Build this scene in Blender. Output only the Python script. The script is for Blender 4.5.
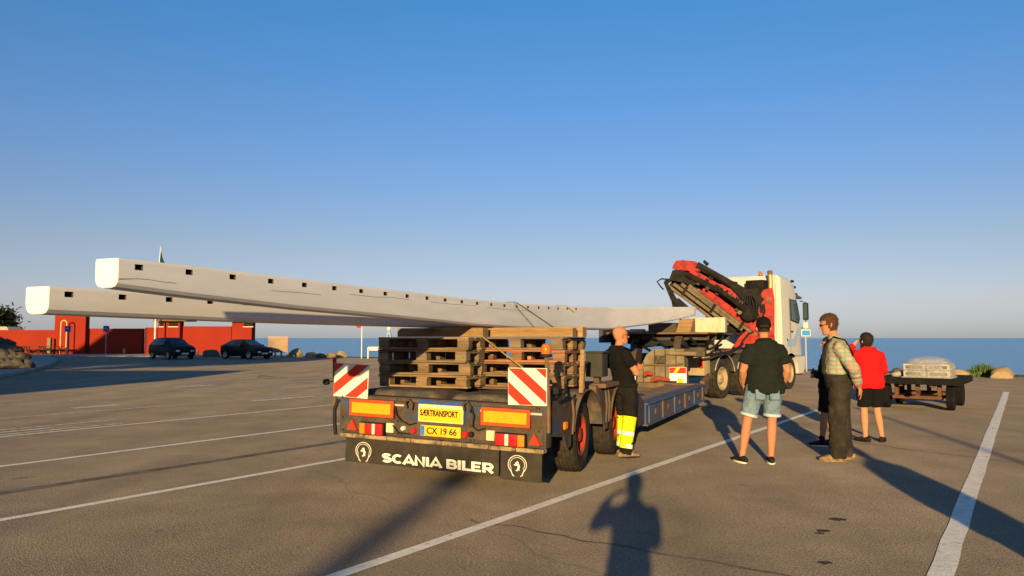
import bpy, bmesh, math, random
from mathutils import Vector, Matrix, noise as mn
R = math.radians
rnd = random.Random(7)
scene = bpy.context.scene
C = scene.collection
for o in list(bpy.data.objects): bpy.data.objects.remove(o)

# ------------------------------------------------------------------ camera, sky, sun, exposure
CAM_H = 1.55; FPX = 760.0; PITCH = math.atan(50/760)
cd = bpy.data.cameras.new('camera'); cam = bpy.data.objects.new('camera', cd); C.objects.link(cam)
cam.location = (0, 0, CAM_H); cam.rotation_euler = (R(90)+PITCH, 0, 0)
cd.sensor_width = 36; cd.lens = FPX/1024*36; cd.clip_start = 0.05; cd.clip_end = 60000
scene.camera = cam
SUN_EL = 10.4; SHADOW_AZ = 9.9          # shadows run this many degrees right of straight ahead
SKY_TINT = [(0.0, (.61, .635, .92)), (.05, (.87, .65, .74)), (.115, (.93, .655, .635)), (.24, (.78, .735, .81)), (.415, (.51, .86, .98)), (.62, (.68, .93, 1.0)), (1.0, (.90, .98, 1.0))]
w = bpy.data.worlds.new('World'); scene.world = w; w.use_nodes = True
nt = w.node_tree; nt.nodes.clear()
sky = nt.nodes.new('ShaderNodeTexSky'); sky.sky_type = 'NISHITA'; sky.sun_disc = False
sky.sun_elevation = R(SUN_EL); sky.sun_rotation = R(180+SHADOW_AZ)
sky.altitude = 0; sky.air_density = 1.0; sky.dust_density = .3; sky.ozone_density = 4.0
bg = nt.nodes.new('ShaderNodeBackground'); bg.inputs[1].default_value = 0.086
wo = nt.nodes.new('ShaderNodeOutputWorld')
# all-round sky tint by height above the horizon, lifted overhead to fill shadows
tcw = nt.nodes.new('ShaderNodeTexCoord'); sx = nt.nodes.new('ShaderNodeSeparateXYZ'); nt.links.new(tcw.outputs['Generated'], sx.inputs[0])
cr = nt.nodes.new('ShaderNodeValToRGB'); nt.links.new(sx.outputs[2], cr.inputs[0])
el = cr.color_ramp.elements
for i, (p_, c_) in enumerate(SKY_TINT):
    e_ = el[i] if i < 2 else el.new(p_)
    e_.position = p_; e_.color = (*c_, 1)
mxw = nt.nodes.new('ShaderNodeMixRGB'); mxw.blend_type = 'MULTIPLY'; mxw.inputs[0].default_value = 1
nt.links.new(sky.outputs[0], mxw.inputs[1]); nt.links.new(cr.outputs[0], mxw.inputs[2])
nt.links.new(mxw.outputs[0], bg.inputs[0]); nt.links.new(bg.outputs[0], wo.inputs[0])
sd = bpy.data.lights.new('sun', 'SUN'); sd.energy = 5.0; sd.angle = R(0.53); sd.color = (1.0, 0.70, 0.30)
sun = bpy.data.objects.new('sun', sd); C.objects.link(sun)
to_sun = Vector((-math.sin(R(SHADOW_AZ))*math.cos(R(SUN_EL)), -math.cos(R(SHADOW_AZ))*math.cos(R(SUN_EL)), math.sin(R(SUN_EL))))
sun.rotation_euler = to_sun.to_track_quat('Z', 'Y').to_euler(); sun.location = (-10, -40, 20)
scene.view_settings.view_transform = 'Standard'; scene.view_settings.look = 'None'
scene.view_settings.exposure = 1.05; scene.view_settings.gamma = 1.0
scene.render.engine = 'CYCLES'
scene.render.resolution_x = 1024; scene.render.resolution_y = 576

# ------------------------------------------------------------------ helpers
def ray(u, v):
    x = (u-512)/FPX; y = -(v-288)/FPX; c, s = math.cos(PITCH), math.sin(PITCH)
    return Vector((x, c-y*s, s+y*c))
def gnd(u, v, z=0.0):
    r = ray(u, v); t = (z-CAM_H)/r.z; return Vector((r.x*t, r.y*t, z))
def at(u, v, d):                          # the point of a sight line at distance d straight ahead
    r = ray(u, v); t = d/r.y; return Vector((r.x*t, d, CAM_H+r.z*t))

def tag(o, label=None, cat=None, group=None, kind=None):
    if label: o['label'] = label
    if cat: o['category'] = cat
    if group: o['group'] = group
    if kind: o['kind'] = kind
    return o
def empty(name, loc=(0,0,0), heading=0.0, parent=None):
    o = bpy.data.objects.new(name, None); C.objects.link(o); o.location = loc
    o.rotation_euler = (0, 0, -R(heading)); o.empty_display_size = .2
    if parent: o.parent = parent
    return o
def children(o): return [c for c in bpy.data.objects if c.parent == o]
def copy_tree(o, parent=None):
    c = o.copy(); C.objects.link(c); c.parent = parent
    for ch in o.children: copy_tree(ch, c)
    return c
def linkmesh(name, me, mat, parent=None, loc=None, rot=None):
    o = bpy.data.objects.new(name, me); C.objects.link(o)
    if mat is not None and not me.materials: me.materials.append(mat)
    if parent: o.parent = parent
    if loc is not None: o.location = loc
    if rot is not None: o.rotation_euler = rot
    return o

class MB:
    def __init__(s): s.bm = bmesh.new()
    def box(s, x0, x1, y0, y1, z0, z1, bev=0.0, seg=1, mtx=None, taper=None):
        m = Matrix.Translation(((x0+x1)/2, (y0+y1)/2, (z0+z1)/2)) @ Matrix.Diagonal((abs(x1-x0), abs(y1-y0), abs(z1-z0), 1))
        r = bmesh.ops.create_cube(s.bm, size=1, matrix=m)
        vs = r['verts']
        if bev > 0:
            es = list({e for v in vs for e in v.link_edges})
            b = bmesh.ops.bevel(s.bm, geom=es, offset=bev, segments=seg, affect='EDGES', profile=.6)
            vs = list({v for f in b['faces'] for v in f.verts} | {v for v in vs if v.is_valid})
        if mtx is not None: bmesh.ops.transform(s.bm, matrix=mtx, verts=vs)
        return s
    def cbox(s, c, size, bev=0.0, rot=None, seg=1):
        m = Matrix.Translation(c)
        if rot is not None: m = m @ rot.to_4x4()
        h = [q/2 for q in size]
        return s.box(-h[0], h[0], -h[1], h[1], -h[2], h[2], bev, seg, m)
    def bar(s, a, b, wd, ht, bev=0.0, up=(0,0,1)):     # rectangular bar between two points
        a = Vector(a); b = Vector(b); d = b-a; L = d.length; y = d.normalized()
        x = y.cross(Vector(up)).normalized(); z = x.cross(y)
        m = Matrix((x, y, z)).transposed().to_4x4(); m.translation = (a+b)/2
        return s.box(-wd/2, wd/2, -L/2, L/2, -ht/2, ht/2, bev, 1, m)
    def loft(s, rings, cap=True, close=True):
        bm = s.bm; vr = [[bm.verts.new(p) for p in r] for r in rings]
        n = len(vr[0])
        for i in range(len(vr)-1):
            for k in range(n if close else n-1):
                k2 = (k+1) % n
                try: bm.faces.new((vr[i][k], vr[i][k2], vr[i+1][k2], vr[i+1][k]))
                except ValueError: pass
        if cap:
            bm.faces.new(list(reversed(vr[0]))); bm.faces.new(vr[-1])
        return s
    def tube(s, pts, rad, seg=8, cap=True, ref=(0,0,1), squash=None, rounded=False):
        pts = [Vector(p) for p in pts]
        if not isinstance(rad, (list, tuple)): rad = [rad]*len(pts)
        rad = [(r, r) if not isinstance(r, (list, tuple)) else r for r in rad]
        if rounded:
            d0 = (pts[0]-pts[1]).normalized(); d1 = (pts[-1]-pts[-2]).normalized()
            r0, r1 = rad[0], rad[-1]
            m0 = min(r0); m1 = min(r1)
            pts = [pts[0]+d0*m0*.95, pts[0]+d0*m0*.7] + pts + [pts[-1]+d1*m1*.7, pts[-1]+d1*m1*.95]
            rad = [(r0[0]*.3, r0[1]*.3), (r0[0]*.72, r0[1]*.72)] + rad + [(r1[0]*.72, r1[1]*.72), (r1[0]*.3, r1[1]*.3)]
        rings = []; x = None
        for i, p in enumerate(pts):
            t = (pts[min(i+1, len(pts)-1)]-pts[max(i-1, 0)]).normalized()
            if x is None:
                rf = Vector(ref)
                if abs(t.dot(rf)) > .95: rf = Vector((1,0,0)) if abs(t.x) < .9 else Vector((0,1,0))
                x = (rf - t*rf.dot(t)).normalized()
            else: x = (x - t*x.dot(t)).normalized()
            y = t.cross(x)
            rings.append([p + x*(rad[i][0]*math.cos(a)) + y*(rad[i][1]*math.sin(a)) for a in [2*math.pi*k/seg for k in range(seg)]])
        return s.loft(rings, cap)
    def prism(s, poly, fn, t0, t1):       # polygon (a,b) swept from t0 to t1; fn(a,b,t)->xyz
        bm = s.bm
        a = [bm.verts.new(fn(p[0], p[1], t0)) for p in poly]; b = [bm.verts.new(fn(p[0], p[1], t1)) for p in poly]
        n = len(poly); bm.faces.new(a); bm.faces.new(list(reversed(b)))
        for i in range(n):
            j = (i+1) % n; bm.faces.new((a[j], a[i], b[i], b[j]))
        return s
    def lathe(s, prof, c=(0,0,0), axis='X', seg=32, closed=False):   # prof: (along, radius)
        bm = s.bm; c = Vector(c); rings = []
        for (t, r) in prof:
            ring = []
            for k in range(seg):
                a = 2*math.pi*k/seg; ca, sa = math.cos(a)*r, math.sin(a)*r
                p = {'X': (t, ca, sa), 'Y': (ca, t, sa), 'Z': (ca, sa, t)}[axis]
                ring.append(bm.verts.new(c+Vector(p)))
            rings.append(ring)
        m = len(rings)
        for i in range(m if closed else m-1):
            A = rings[i]; B = rings[(i+1) % m]
            for k in range(seg):
                bm.faces.new((A[k], A[(k+1) % seg], B[(k+1) % seg], B[k]))
        if not closed:
            if prof[0][1] > 1e-4: bm.faces.new(list(reversed(rings[0])))
            if prof[-1][1] > 1e-4: bm.faces.new(rings[-1])
        return s
    def quad(s, *pts):
        s.bm.faces.new([s.bm.verts.new(p) for p in pts]); return s
    def mesh(s, name, smooth=True, ang=35, weld=False):
        if weld: bmesh.ops.remove_doubles(s.bm, verts=s.bm.verts, dist=1e-4)
        bmesh.ops.recalc_face_normals(s.bm, faces=s.bm.faces)
        me = bpy.data.meshes.new(name); s.bm.to_mesh(me); s.bm.free()
        if smooth:
            for p in me.polygons: p.use_smooth = True
            me.set_sharp_from_angle(angle=R(ang))
        return me
    def build(s, name, mat, parent=None, loc=None, rot=None, smooth=True, ang=35):
        return linkmesh(name, s.mesh(name, smooth, ang), mat, parent, loc, rot)

def text_mesh(body, size, mat, name, parent, loc, rot, width=None, height=None, bold=0.0, extrude=.002):
    cu = bpy.data.curves.new('t', 'FONT'); cu.body = body; cu.size = size; cu.extrude = extrude; cu.offset = bold
    cu.align_x = 'CENTER'; cu.align_y = 'CENTER'
    o = bpy.data.objects.new('t', cu); C.objects.link(o)
    dg = bpy.context.evaluated_depsgraph_get(); dg.update()
    me = bpy.data.meshes.new_from_object(o.evaluated_get(dg)); bpy.data.objects.remove(o)
    xs = [v.co.x for v in me.vertices]; ys = [v.co.y for v in me.vertices]
    cx, cy = (max(xs)+min(xs))/2, (max(ys)+min(ys))/2
    fx = width/(max(xs)-min(xs)) if width else 1; fy = height/(max(ys)-min(ys)) if height else fx
    for v in me.vertices: v.co.x = (v.co.x-cx)*fx; v.co.y = (v.co.y-cy)*fy
    me.materials.clear()
    return linkmesh(name, me, mat, parent, loc, rot)

# ------------------------------------------------------------------ materials
def mat(name, col, rough=.6, metal=0, var=.12, scale=6, col2=None, amt=.45, c2scale=3, soft=.1, bump=0, bscale=60, rand=0, spec=.14, coat=0, stretch=None):
    m = bpy.data.materials.new(name); m.use_nodes = True; t = m.node_tree; N = t.nodes; L = t.links
    b = N['Principled BSDF']; b.inputs['Roughness'].default_value = rough+.5*(1-rough)*(spec < .3); b.inputs['Metallic'].default_value = metal
    b.inputs['Specular IOR Level'].default_value = spec
    if coat: b.inputs['Coat Weight'].default_value = coat; b.inputs['Coat Roughness'].default_value = .08
    tc = N.new('ShaderNodeTexCoord'); vec = tc.outputs['Object']
    if stretch:
        mp = N.new('ShaderNodeMapping'); mp.inputs['Scale'].default_value = stretch; L.new(vec, mp.inputs[0]); vec = mp.outputs[0]
    if rand:
        oi = N.new('ShaderNodeObjectInfo'); cb = N.new('ShaderNodeCombineXYZ'); ml = N.new('ShaderNodeMath'); ml.operation = 'MULTIPLY'; ml.inputs[1].default_value = 57
        L.new(oi.outputs['Random'], ml.inputs[0]); L.new(ml.outputs[0], cb.inputs[0]); L.new(ml.outputs[0], cb.inputs[1])
        ad = N.new('ShaderNodeVectorMath'); ad.operation = 'ADD'; L.new(vec, ad.inputs[0]); L.new(cb.outputs[0], ad.inputs[1]); vec = ad.outputs[0]
    n1 = N.new('ShaderNodeTexNoise'); n1.inputs['Scale'].default_value = scale; n1.inputs['Detail'].default_value = 6; n1.inputs['Roughness'].default_value = .65
    L.new(vec, n1.inputs['Vector'])
    mr = N.new('ShaderNodeMapRange'); mr.inputs[1].default_value = .25; mr.inputs[2].default_value = .75; mr.inputs[3].default_value = 1-var; mr.inputs[4].default_value = 1+var
    L.new(n1.outputs[0], mr.inputs[0]); val = mr.outputs[0]
    if rand:
        r2 = N.new('ShaderNodeMapRange'); r2.inputs[3].default_value = 1-rand; r2.inputs[4].default_value = 1+rand; L.new(oi.outputs['Random'], r2.inputs[0])
        mm = N.new('ShaderNodeMath'); mm.operation = 'MULTIPLY'; L.new(val, mm.inputs[0]); L.new(r2.outputs[0], mm.inputs[1]); val = mm.outputs[0]
    src = None
    if col2:
        n2 = N.new('ShaderNodeTexNoise'); n2.inputs['Scale'].default_value = c2scale; n2.inputs['Detail'].default_value = 9; n2.inputs['Roughness'].default_value = .7
        L.new(vec, n2.inputs['Vector'])
        ra = N.new('ShaderNodeMapRange'); ra.inputs[1].default_value = 1-amt-soft-.05; ra.inputs[2].default_value = 1-amt+soft-.05; L.new(n2.outputs[0], ra.inputs[0])
        mx = N.new('ShaderNodeMixRGB'); mx.inputs[1].default_value = (*col, 1); mx.inputs[2].default_value = (*col2, 1); L.new(ra.outputs[0], mx.inputs[0]); src = mx.outputs[0]
    sc = N.new('ShaderNodeVectorMath'); sc.operation = 'SCALE'
    if src: L.new(src, sc.inputs[0])
    else: sc.inputs[0].default_value = col
    L.new(val, sc.inputs['Scale']); L.new(sc.outputs[0], b.inputs['Base Color'])
    if bump:
        n3 = N.new('ShaderNodeTexNoise'); n3.inputs['Scale'].default_value = bscale; n3.inputs['Detail'].default_value = 5; L.new(vec, n3.inputs['Vector'])
        bp = N.new('ShaderNodeBump'); bp.inputs['Strength'].default_value = min(1, bump); bp.inputs['Distance'].default_value = .01*max(1, bump); L.new(n3.outputs[0], bp.inputs['Height']); L.new(bp.outputs[0], b.inputs['Normal'])
    return m
RUST = (.16, .075, .035); DIRT = (.20, .15, .10)
M = {}
M['trailer_blue'] = mat('trailer_blue', (.028, .052, .105), .6, 0, .35, 9, (.060, .041, .027), .50, 4, .07, .4, 40)
M['bed_blue'] = mat('bed_blue', (.045, .085, .17), .6, 0, .3, 6, (.11, .06, .032), .40, 3.5, .08, .4, 40)
M['mudguard'] = mat('mudguard', (.045, .043, .042), .6, 0, .35, 6, (.12, .09, .06), .42, 4, .12, .2, 30)
M['trailer_grey'] = mat('trailer_grey', (.045, .041, .038), .7, 0, .35, 7, (.085, .058, .036), .45, 5, .12, .4, 40)
M['rusty'] = mat('rusty', (.15, .085, .045), .8, 0, .35, 12, (.07, .058, .05), .42, 6, .1, .5, 50)
M['bed_steel'] = mat('bed_steel', (.14, .11, .085), .65, 0, .3, 8, (.24, .15, .09), .45, 3, .12, .3, 40)
M['strip'] = mat('strip', (.26, .19, .11), .7, 0, .25, 14, (.10, .07, .045), .42, 8, .06, .2, 60, .1)
M['flap'] = mat('flap', (.022, .020, .018), .55, 0, .3, 5, (.045, .036, .028), .4, 3, .15, .15, 20)
M['letter'] = mat('letter_white', (.64, .60, .52), .55, 0, .15, 14, (.36, .32, .26), .30, 12, .10)
M['white'] = mat('white_paint', (.74, .72, .68), .5, 0, .06, 8)
M['refl_red'] = mat('reflective_red', (.48, .03, .012), .35, 0, .08, 20)
M['refl_orange'] = mat('reflective_orange_red', (.50, .055, .014), .35, 0, .12, 14, (.30, .06, .03), .32, 10, .12)
M['refl_yellow'] = mat('reflective_amber', (.64, .26, .008), .35, 0, .12, 14, (.36, .17, .03), .30, 9, .12)
M['plate_yellow'] = mat('plate_yellow', (.62, .38, .015), .4, 0, .12, 14, (.36, .23, .06), .30, 11, .12)
M['cream'] = mat('cream_plate', (.58, .48, .27), .5, 0, .12, 14, (.34, .26, .15), .32, 10, .12)
M['plate_blue'] = mat('plate_blue', (.03, .12, .5), .4)
M['black'] = mat('black', (.012, .012, .013), .5, 0, .2, 12)
M['lens_red'] = mat('lens_red', (.45, .01, .012), .2, 0, .1, 30, coat=.3)
M['lens_orange'] = mat('lens_orange', (.75, .16, .01), .2, 0, .1, 30, coat=.3)
M['lens_white'] = mat('lens_white', (.6, .52, .42), .25, 0, .1, 30, coat=.3)
M['board_white'] = mat('warning_white', (.56, .53, .47), .45, 0, .1, 12, (.4, .33, .26), .22, 9, .06)
M['board_red'] = mat('warning_red', (.46, .03, .015), .45, 0, .1, 12, (.55, .25, .18), .2, 12, .05)
M['tyre'] = mat('tyre_rubber', (.016, .015, .0145), .85, 0, .35, 14, (.050, .038, .028), .4, 9, .15, .2, 80)
M['rim_red'] = mat('rim_red', (.27, .026, .014), .5, 0, .3, 14, (.12, .065, .04), .42, 6, .1)
M['rim_cream'] = mat('rim_cream', (.30, .235, .155), .45, .0, .2, 14, (.15, .105, .065), .35, 6, .1)
M['steel'] = mat('steel', (.45, .42, .38), .4, .8, .2, 10)
M['dark_steel'] = mat('dark_steel', (.05, .046, .042), .55, .3, .3, 10, (.12, .08, .05), .35, 5, .1)
M['wood'] = mat('pallet_wood', (.200, .126, .066), .8, 0, .38, 3, (.105, .070, .042), .42, 2.2, .15, .35, 40, .3, .2, 0, (1, 1, 6))
M['wood_grey'] = mat('pallet_wood_grey', (.165, .122, .082), .85, 0, .35, 3, (.095, .070, .048), .42, 2.2, .15, .35, 40, .25, .1, 0, (1, 1, 6))
M['wood_red'] = mat('pallet_wood_red', (.30, .085, .04), .85, 0, .3, 3, (.20, .12, .07), .40, 4, .12, .35, 40, .2, .2, 0, (1, 1, 6))
M['timber'] = mat('timber', (.27, .165, .075), .75, 0, .25, 2, (.17, .10, .048), .4, 3, .15, .3, 40, .15, .2, 0, (1, 12, 12))
M['sail'] = mat('sail_white_paint', (.645, .655, .70), .42, 0, .05, 1.2, (.55, .555, .585), .36, 2.5, .22, .06, 30, stretch=(3, .6, 3))
M['crack'] = mat('crack', (.12, .10, .085), .9)
M['strap_y'] = mat('strap_yellow', (.55, .36, .06), .7, 0, .15, 30)
M['strap_d'] = mat('strap_dark', (.10, .09, .085), .8, 0, .15, 30)
M['grey_plastic'] = mat('grey_plastic', (.035, .035, .032), .6, 0, .15, 10)
M['canvas'] = mat('dirty_canvas', (.17, .14, .09), .85, 0, .25, 4, (.10, .075, .05), .4, 3, .15, .3, 20)

# ------------------------------------------------------------------ ground, painted lines, sea
def ground_material():
    m = bpy.data.materials.new('asphalt'); m.use_nodes = True; t = m.node_tree; N = t.nodes; L = t.links
    b = N['Principled BSDF']; b.inputs['Specular IOR Level'].default_value = .2
    if 'Diffuse Roughness' in b.inputs: b.inputs['Diffuse Roughness'].default_value = .3
    tc = N.new('ShaderNodeTexCoord'); vec = tc.outputs['Object']
    def noise(s, d=6, r=.6):
        n = N.new('ShaderNodeTexNoise'); n.inputs['Scale'].default_value = s; n.inputs['Detail'].default_value = d; n.inputs['Roughness'].default_value = r; L.new(vec, n.inputs['Vector']); return n.outputs[0]
    def rng(x, a, b_, c, d):
        r = N.new('ShaderNodeMapRange'); r.inputs[1].default_value = a; r.inputs[2].default_value = b_; r.inputs[3].default_value = c; r.inputs[4].default_value = d; L.new(x, r.inputs[0]); return r.outputs[0]
    def mul(a, c):
        k = N.new('ShaderNodeMath'); k.operation = 'MULTIPLY'; L.new(a, k.inputs[0]); L.new(c, k.inputs[1]); return k.outputs[0]
    v = rng(noise(.12, 4), .3, .7, .86, 1.12)
    v = mul(v, rng(noise(1.1, 8, .7), .3, .7, .80, 1.18))
    v = mul(v, rng(noise(.35, 5, .6), .35, .65, .93, 1.06))
    v = mul(v, rng(noise(48, 3, .8), .3, .7, .45, 1.55))
    v = mul(v, rng(noise(160, 2, .8), .3, .7, .8, 1.2))
    mp = N.new('ShaderNodeMapping'); mp.inputs['Rotation'].default_value = (0, 0, R(34)); mp.inputs['Scale'].default_value = (1.6, .10, 1); L.new(vec, mp.inputs[0])
    sk = N.new('ShaderNodeTexNoise'); sk.inputs['Scale'].default_value = .8; sk.inputs['Detail'].default_value = 7; L.new(mp.outputs[0], sk.inputs['Vector']); v = mul(v, rng(sk.outputs[0], .35, .65, .88, 1.10))
    # oil spots
    sp = noise(2.3, 3, .5); v = mul(v, rng(sp, .70, .76, 1.0, .55))
    # fine cracks
    dn = N.new('ShaderNodeTexNoise'); dn.inputs['Scale'].default_value = .7; dn.inputs['Detail'].default_value = 6; L.new(vec, dn.inputs['Vector'])
    ad = N.new('ShaderNodeMixRGB'); ad.blend_type = 'ADD'; ad.inputs[0].default_value = 1.6; L.new(vec, ad.inputs[1]); L.new(dn.outputs['Color'], ad.inputs[2])
    vo = N.new('ShaderNodeTexVoronoi'); vo.feature = 'DISTANCE_TO_EDGE'; vo.inputs['Scale'].default_value = .13; L.new(ad.outputs[0], vo.inputs['Vector'])
    v = mul(v, rng(vo.outputs[0], 0, .003, .80, 1.0))
    sc = N.new('ShaderNodeVectorMath'); sc.operation = 'SCALE'; sc.inputs[0].default_value = (.205, .166, .122); L.new(v, sc.inputs['Scale'])
    L.new(sc.outputs[0], b.inputs['Base Color']); b.inputs['Roughness'].default_value = .88
    h = N.new('ShaderNodeTexNoise'); h.inputs['Scale'].default_value = 70; h.inputs['Detail'].default_value = 4; L.new(vec, h.inputs['Vector'])
    bp = N.new('ShaderNodeBump'); bp.inputs['Strength'].default_value = .9; bp.inputs['Distance'].default_value = .012; L.new(h.outputs[0], bp.inputs['Height']); L.new(bp.outputs[0], b.inputs['Normal'])
    return m
M['asphalt'] = ground_material()
def worn_paint(name, amt, col=(.50, .48, .44)):
    return mat(name, col, .8, 0, .18, 6, (.20, .165, .12), amt, 9, .07, .5, 60)
M['line'] = worn_paint('road_paint', .31, (.72, .68, .59)); M['line_old'] = worn_paint('old_road_paint', .40, (.62, .56, .46))
M['tar'] = mat('tar_seam', (.095, .080, .066), .8, 0, .3, 8, (.17, .145, .115), .45, 5, .1)

shore = [(-400, 300), (-60, 110), (-24, 69.5), (-17, 64), (-9, 59), (2, 50), (11, 40), (20, 31.6), (40, 18), (120, -30), (400, -200)]
g = MB()
top = [(x, y, 0) for x, y in shore]
rim = [g.bm.verts.new(p) for p in top] + [g.bm.verts.new(p) for p in [(400, -400, 0), (-500, -400, 0), (-500, 300, 0)]]
g.bm.faces.new(rim)
tag(g.build('ground', M['asphalt'], smooth=False), kind='structure')
# stone bank falling to the water
M['bank'] = mat('stone_bank', (.06, .052, .042), .95, 0, .5, .7, (.12, .10, .08), .4, 1.5, .1, 1.0, 3)
g = MB()
a = [g.bm.verts.new((x, y, .05)) for x, y in shore]; b_ = [g.bm.verts.new((x+1.8, y+2.4, -1.6)) for x, y in shore]
c_ = [g.bm.verts.new((x-.35, y-.5, .02)) for x, y in shore]
for i in range(len(shore)-1):
    g.bm.faces.new((a[i], a[i+1], b_[i+1], b_[i])); g.bm.faces.new((c_[i], c_[i+1], a[i+1], a[i]))
tag(g.build('shore_bank', M['bank'], smooth=False), kind='structure')

def sea_material():
    m = bpy.data.materials.new('sea'); m.use_nodes = True; t = m.node_tree; N = t.nodes; L = t.links
    b = N['Principled BSDF']; b.inputs['Roughness'].default_value = .25; b.inputs['IOR'].default_value = 1.33
    tc = N.new('ShaderNodeTexCoord'); mp = N.new('ShaderNodeMapping'); mp.inputs['Scale'].default_value = (.02, .004, .05); L.new(tc.outputs['Object'], mp.inputs[0])
    n = N.new('ShaderNodeTexNoise'); n.inputs['Scale'].default_value = 1.0; n.inputs['Detail'].default_value = 8; L.new(mp.outputs[0], n.inputs['Vector'])
    mx = N.new('ShaderNodeMixRGB'); mx.inputs[1].default_value = (.055, .205, .38, 1); mx.inputs[2].default_value = (.085, .27, .48, 1); L.new(n.outputs[0], mx.inputs[0]); L.new(mx.outputs[0], b.inputs['Base Color'])
    h = N.new('ShaderNodeTexNoise'); h.inputs['Scale'].default_value = .55; h.inputs['Detail'].default_value = 6; L.new(tc.outputs['Object'], h.inputs['Vector'])
    bp = N.new('ShaderNodeBump'); bp.inputs['Strength'].default_value = 1; bp.inputs['Distance'].default_value = .6; L.new(h.outputs[0], bp.inputs['Height']); L.new(bp.outputs[0], b.inputs['Normal'])
    return m
g = MB(); g.quad((-40000, 8, -1.2), (40000, 8, -1.2), (40000, 40000, -1.2), (-40000, 40000, -1.2))
g.quad((30, 8, -1.2), (30, -4000, -1.2), (40000, -4000, -1.2), (40000, 8, -1.2))
tag(g.build('sea', sea_material(), smooth=False), kind='structure')

# painted bay lines: all run 34 degrees right of straight ahead
LA = R(34); LU = Vector((math.sin(LA), math.cos(LA), 0)); LP = Vector((math.cos(LA), -math.sin(LA), 0))
def bay_line(p, q0, q1, wd, z=.004, m='line', name='bay_line'):
    g = MB(); n = max(2, int((q1-q0)/.6)); L_ = []; R_ = []
    for i in range(n+1):
        q = q0+(q1-q0)*i/n; j = rnd.uniform(-.006, .006)
        L_.append(g.bm.verts.new(LU*q+LP*(p-wd/2+j)+Vector((0, 0, z)))); R_.append(g.bm.verts.new(LU*q+LP*(p+wd/2+j)+Vector((0, 0, z))))
    for i in range(n): g.bm.faces.new((L_[i], R_[i], R_[i+1], L_[i+1]))
    return tag(g.build(name, M[m], smooth=False), kind='structure')
bay_line(-.52, -6, 26.2, .15); bay_line(-3.78, -6, 17.4, .115); bay_line(-7.30, -6, 24, .11); bay_line(-10.33, -4, 24, .11)
bay_line(-13.4, -3, 26, .10); bay_line(-16.4, -2, 28, .10, m='line_old'); bay_line(-19.7, 0, 30, .10, m='line_old'); bay_line(-23.0, 4, 32, .10, m='line_old')
bay_line(-8.55, -4, 15, .16, .0035, 'tar', 'tar_seam')
for i, (p, q0, q1, wd) in enumerate([(-12.75, 3.0, 7.0, .10), (-13.05, 4.0, 7.6, .12), (-13.4, 5.2, 6.6, .14), (-13.75, 4.2, 7.9, .10), (-16.9, 8.6, 9.6, .35), (-15.2, 12, 14, .3), (-19.6, 13, 17, .14), (-20.1, 13.6, 16.4, .16), (-18.4, 15.5, 18, .25), (-21.6, 14, 15.4, .4), (-24, 16, 20, .2)]):
    bay_line(p-.6, q0, q1, wd, .005+.0003*i, 'line_old', 'faded_road_marking')
M['tyre_mark'] = mat('tyre_mark', (.155, .126, .094), .9, 0, .2, 5, (.195, .158, .117), .5, 6, .12, .5, 60); M['patch'] = mat('asphalt_patch', (.185, .152, .108), .9, 0, .22, 30, (.215, .175, .122), .42, 2, .15, .6, 60)
def ground_strip(name, pts, wd, z, m):
    g = MB(); pr = None
    for i, p in enumerate(pts):
        t = (pts[min(i+1, len(pts)-1)]-pts[max(i-1, 0)]).normalized(); s = Vector((t.y, -t.x, 0))*wd/2*(.5 if i in (0, len(pts)-1) else 1)
        cur = (g.bm.verts.new(p+s+Vector((0, 0, z))), g.bm.verts.new(p-s+Vector((0, 0, z))))
        if pr: g.bm.faces.new((pr[0], pr[1], cur[1], cur[0]))
        pr = cur
    tag(g.build(name, M[m], smooth=False), kind='structure')
for i, (cx, cy, r, a0, a1, wd) in enumerate([(-7.5, 33, 3.2, 200, 330, .22), (-7.3, 31.5, 3.0, 190, 300, .2)]):
    ground_strip('tyre_mark', [Vector((cx+r*math.cos(R(a0+(a1-a0)*k/20)), cy+r*math.sin(R(a0+(a1-a0)*k/20)), 0)) for k in range(21)], wd, .0018+.0002*i, 'tyre_mark')
for i, (u0, v0, u1, v1) in enumerate([(470, 520, 800, 578), (900, 402, 1024, 408), (770, 432, 1010, 462), (250, 372, 330, 388)]):
    a, b = gnd(u0, v0), gnd(u1, v1); d = (b-a).normalized(); s = Vector((d.y, -d.x, 0)); g = MB(); pr = None
    for k in range(25):
        c = a+(b-a)*k/24 + s*mn.noise((k*.35, i*3.1, 0))*.10; wd = .010+.006*rnd.random()
        cur = (g.bm.verts.new(c+s*wd+Vector((0, 0, .003))), g.bm.verts.new(c-s*wd+Vector((0, 0, .003))))
        if pr: g.bm.faces.new((pr[0], pr[1], cur[1], cur[0]))
        pr = cur
    tag(g.build('tar_seam', M['tar'], smooth=False), kind='structure')

M['oil'] = mat('oil_stain', (.035, .026, .020), .6, 0, .3, 20, (.10, .08, .06), .4, 25, .15)
for i, (u, v, r_) in enumerate([(838, 519.5, .075), (823, 531, .06), (820, 533.5, .035), (825, 563, .05)]):
    c = gnd(u, v); g = MB(); g.bm.faces.new([g.bm.verts.new(c+Vector((r_*math.cos(a)*(1+.5*mn.noise((math.cos(a)*2, math.sin(a)*2, i*3.3))), .75*r_*math.sin(a)*(1+.5*mn.noise((math.cos(a)*2, math.sin(a)*2, i*5.1))), .0026))) for a in [2*math.pi*k/18 for k in range(18)]])
    tag(g.build('oil_stain', M['oil'], smooth=False), kind='structure')
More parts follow.
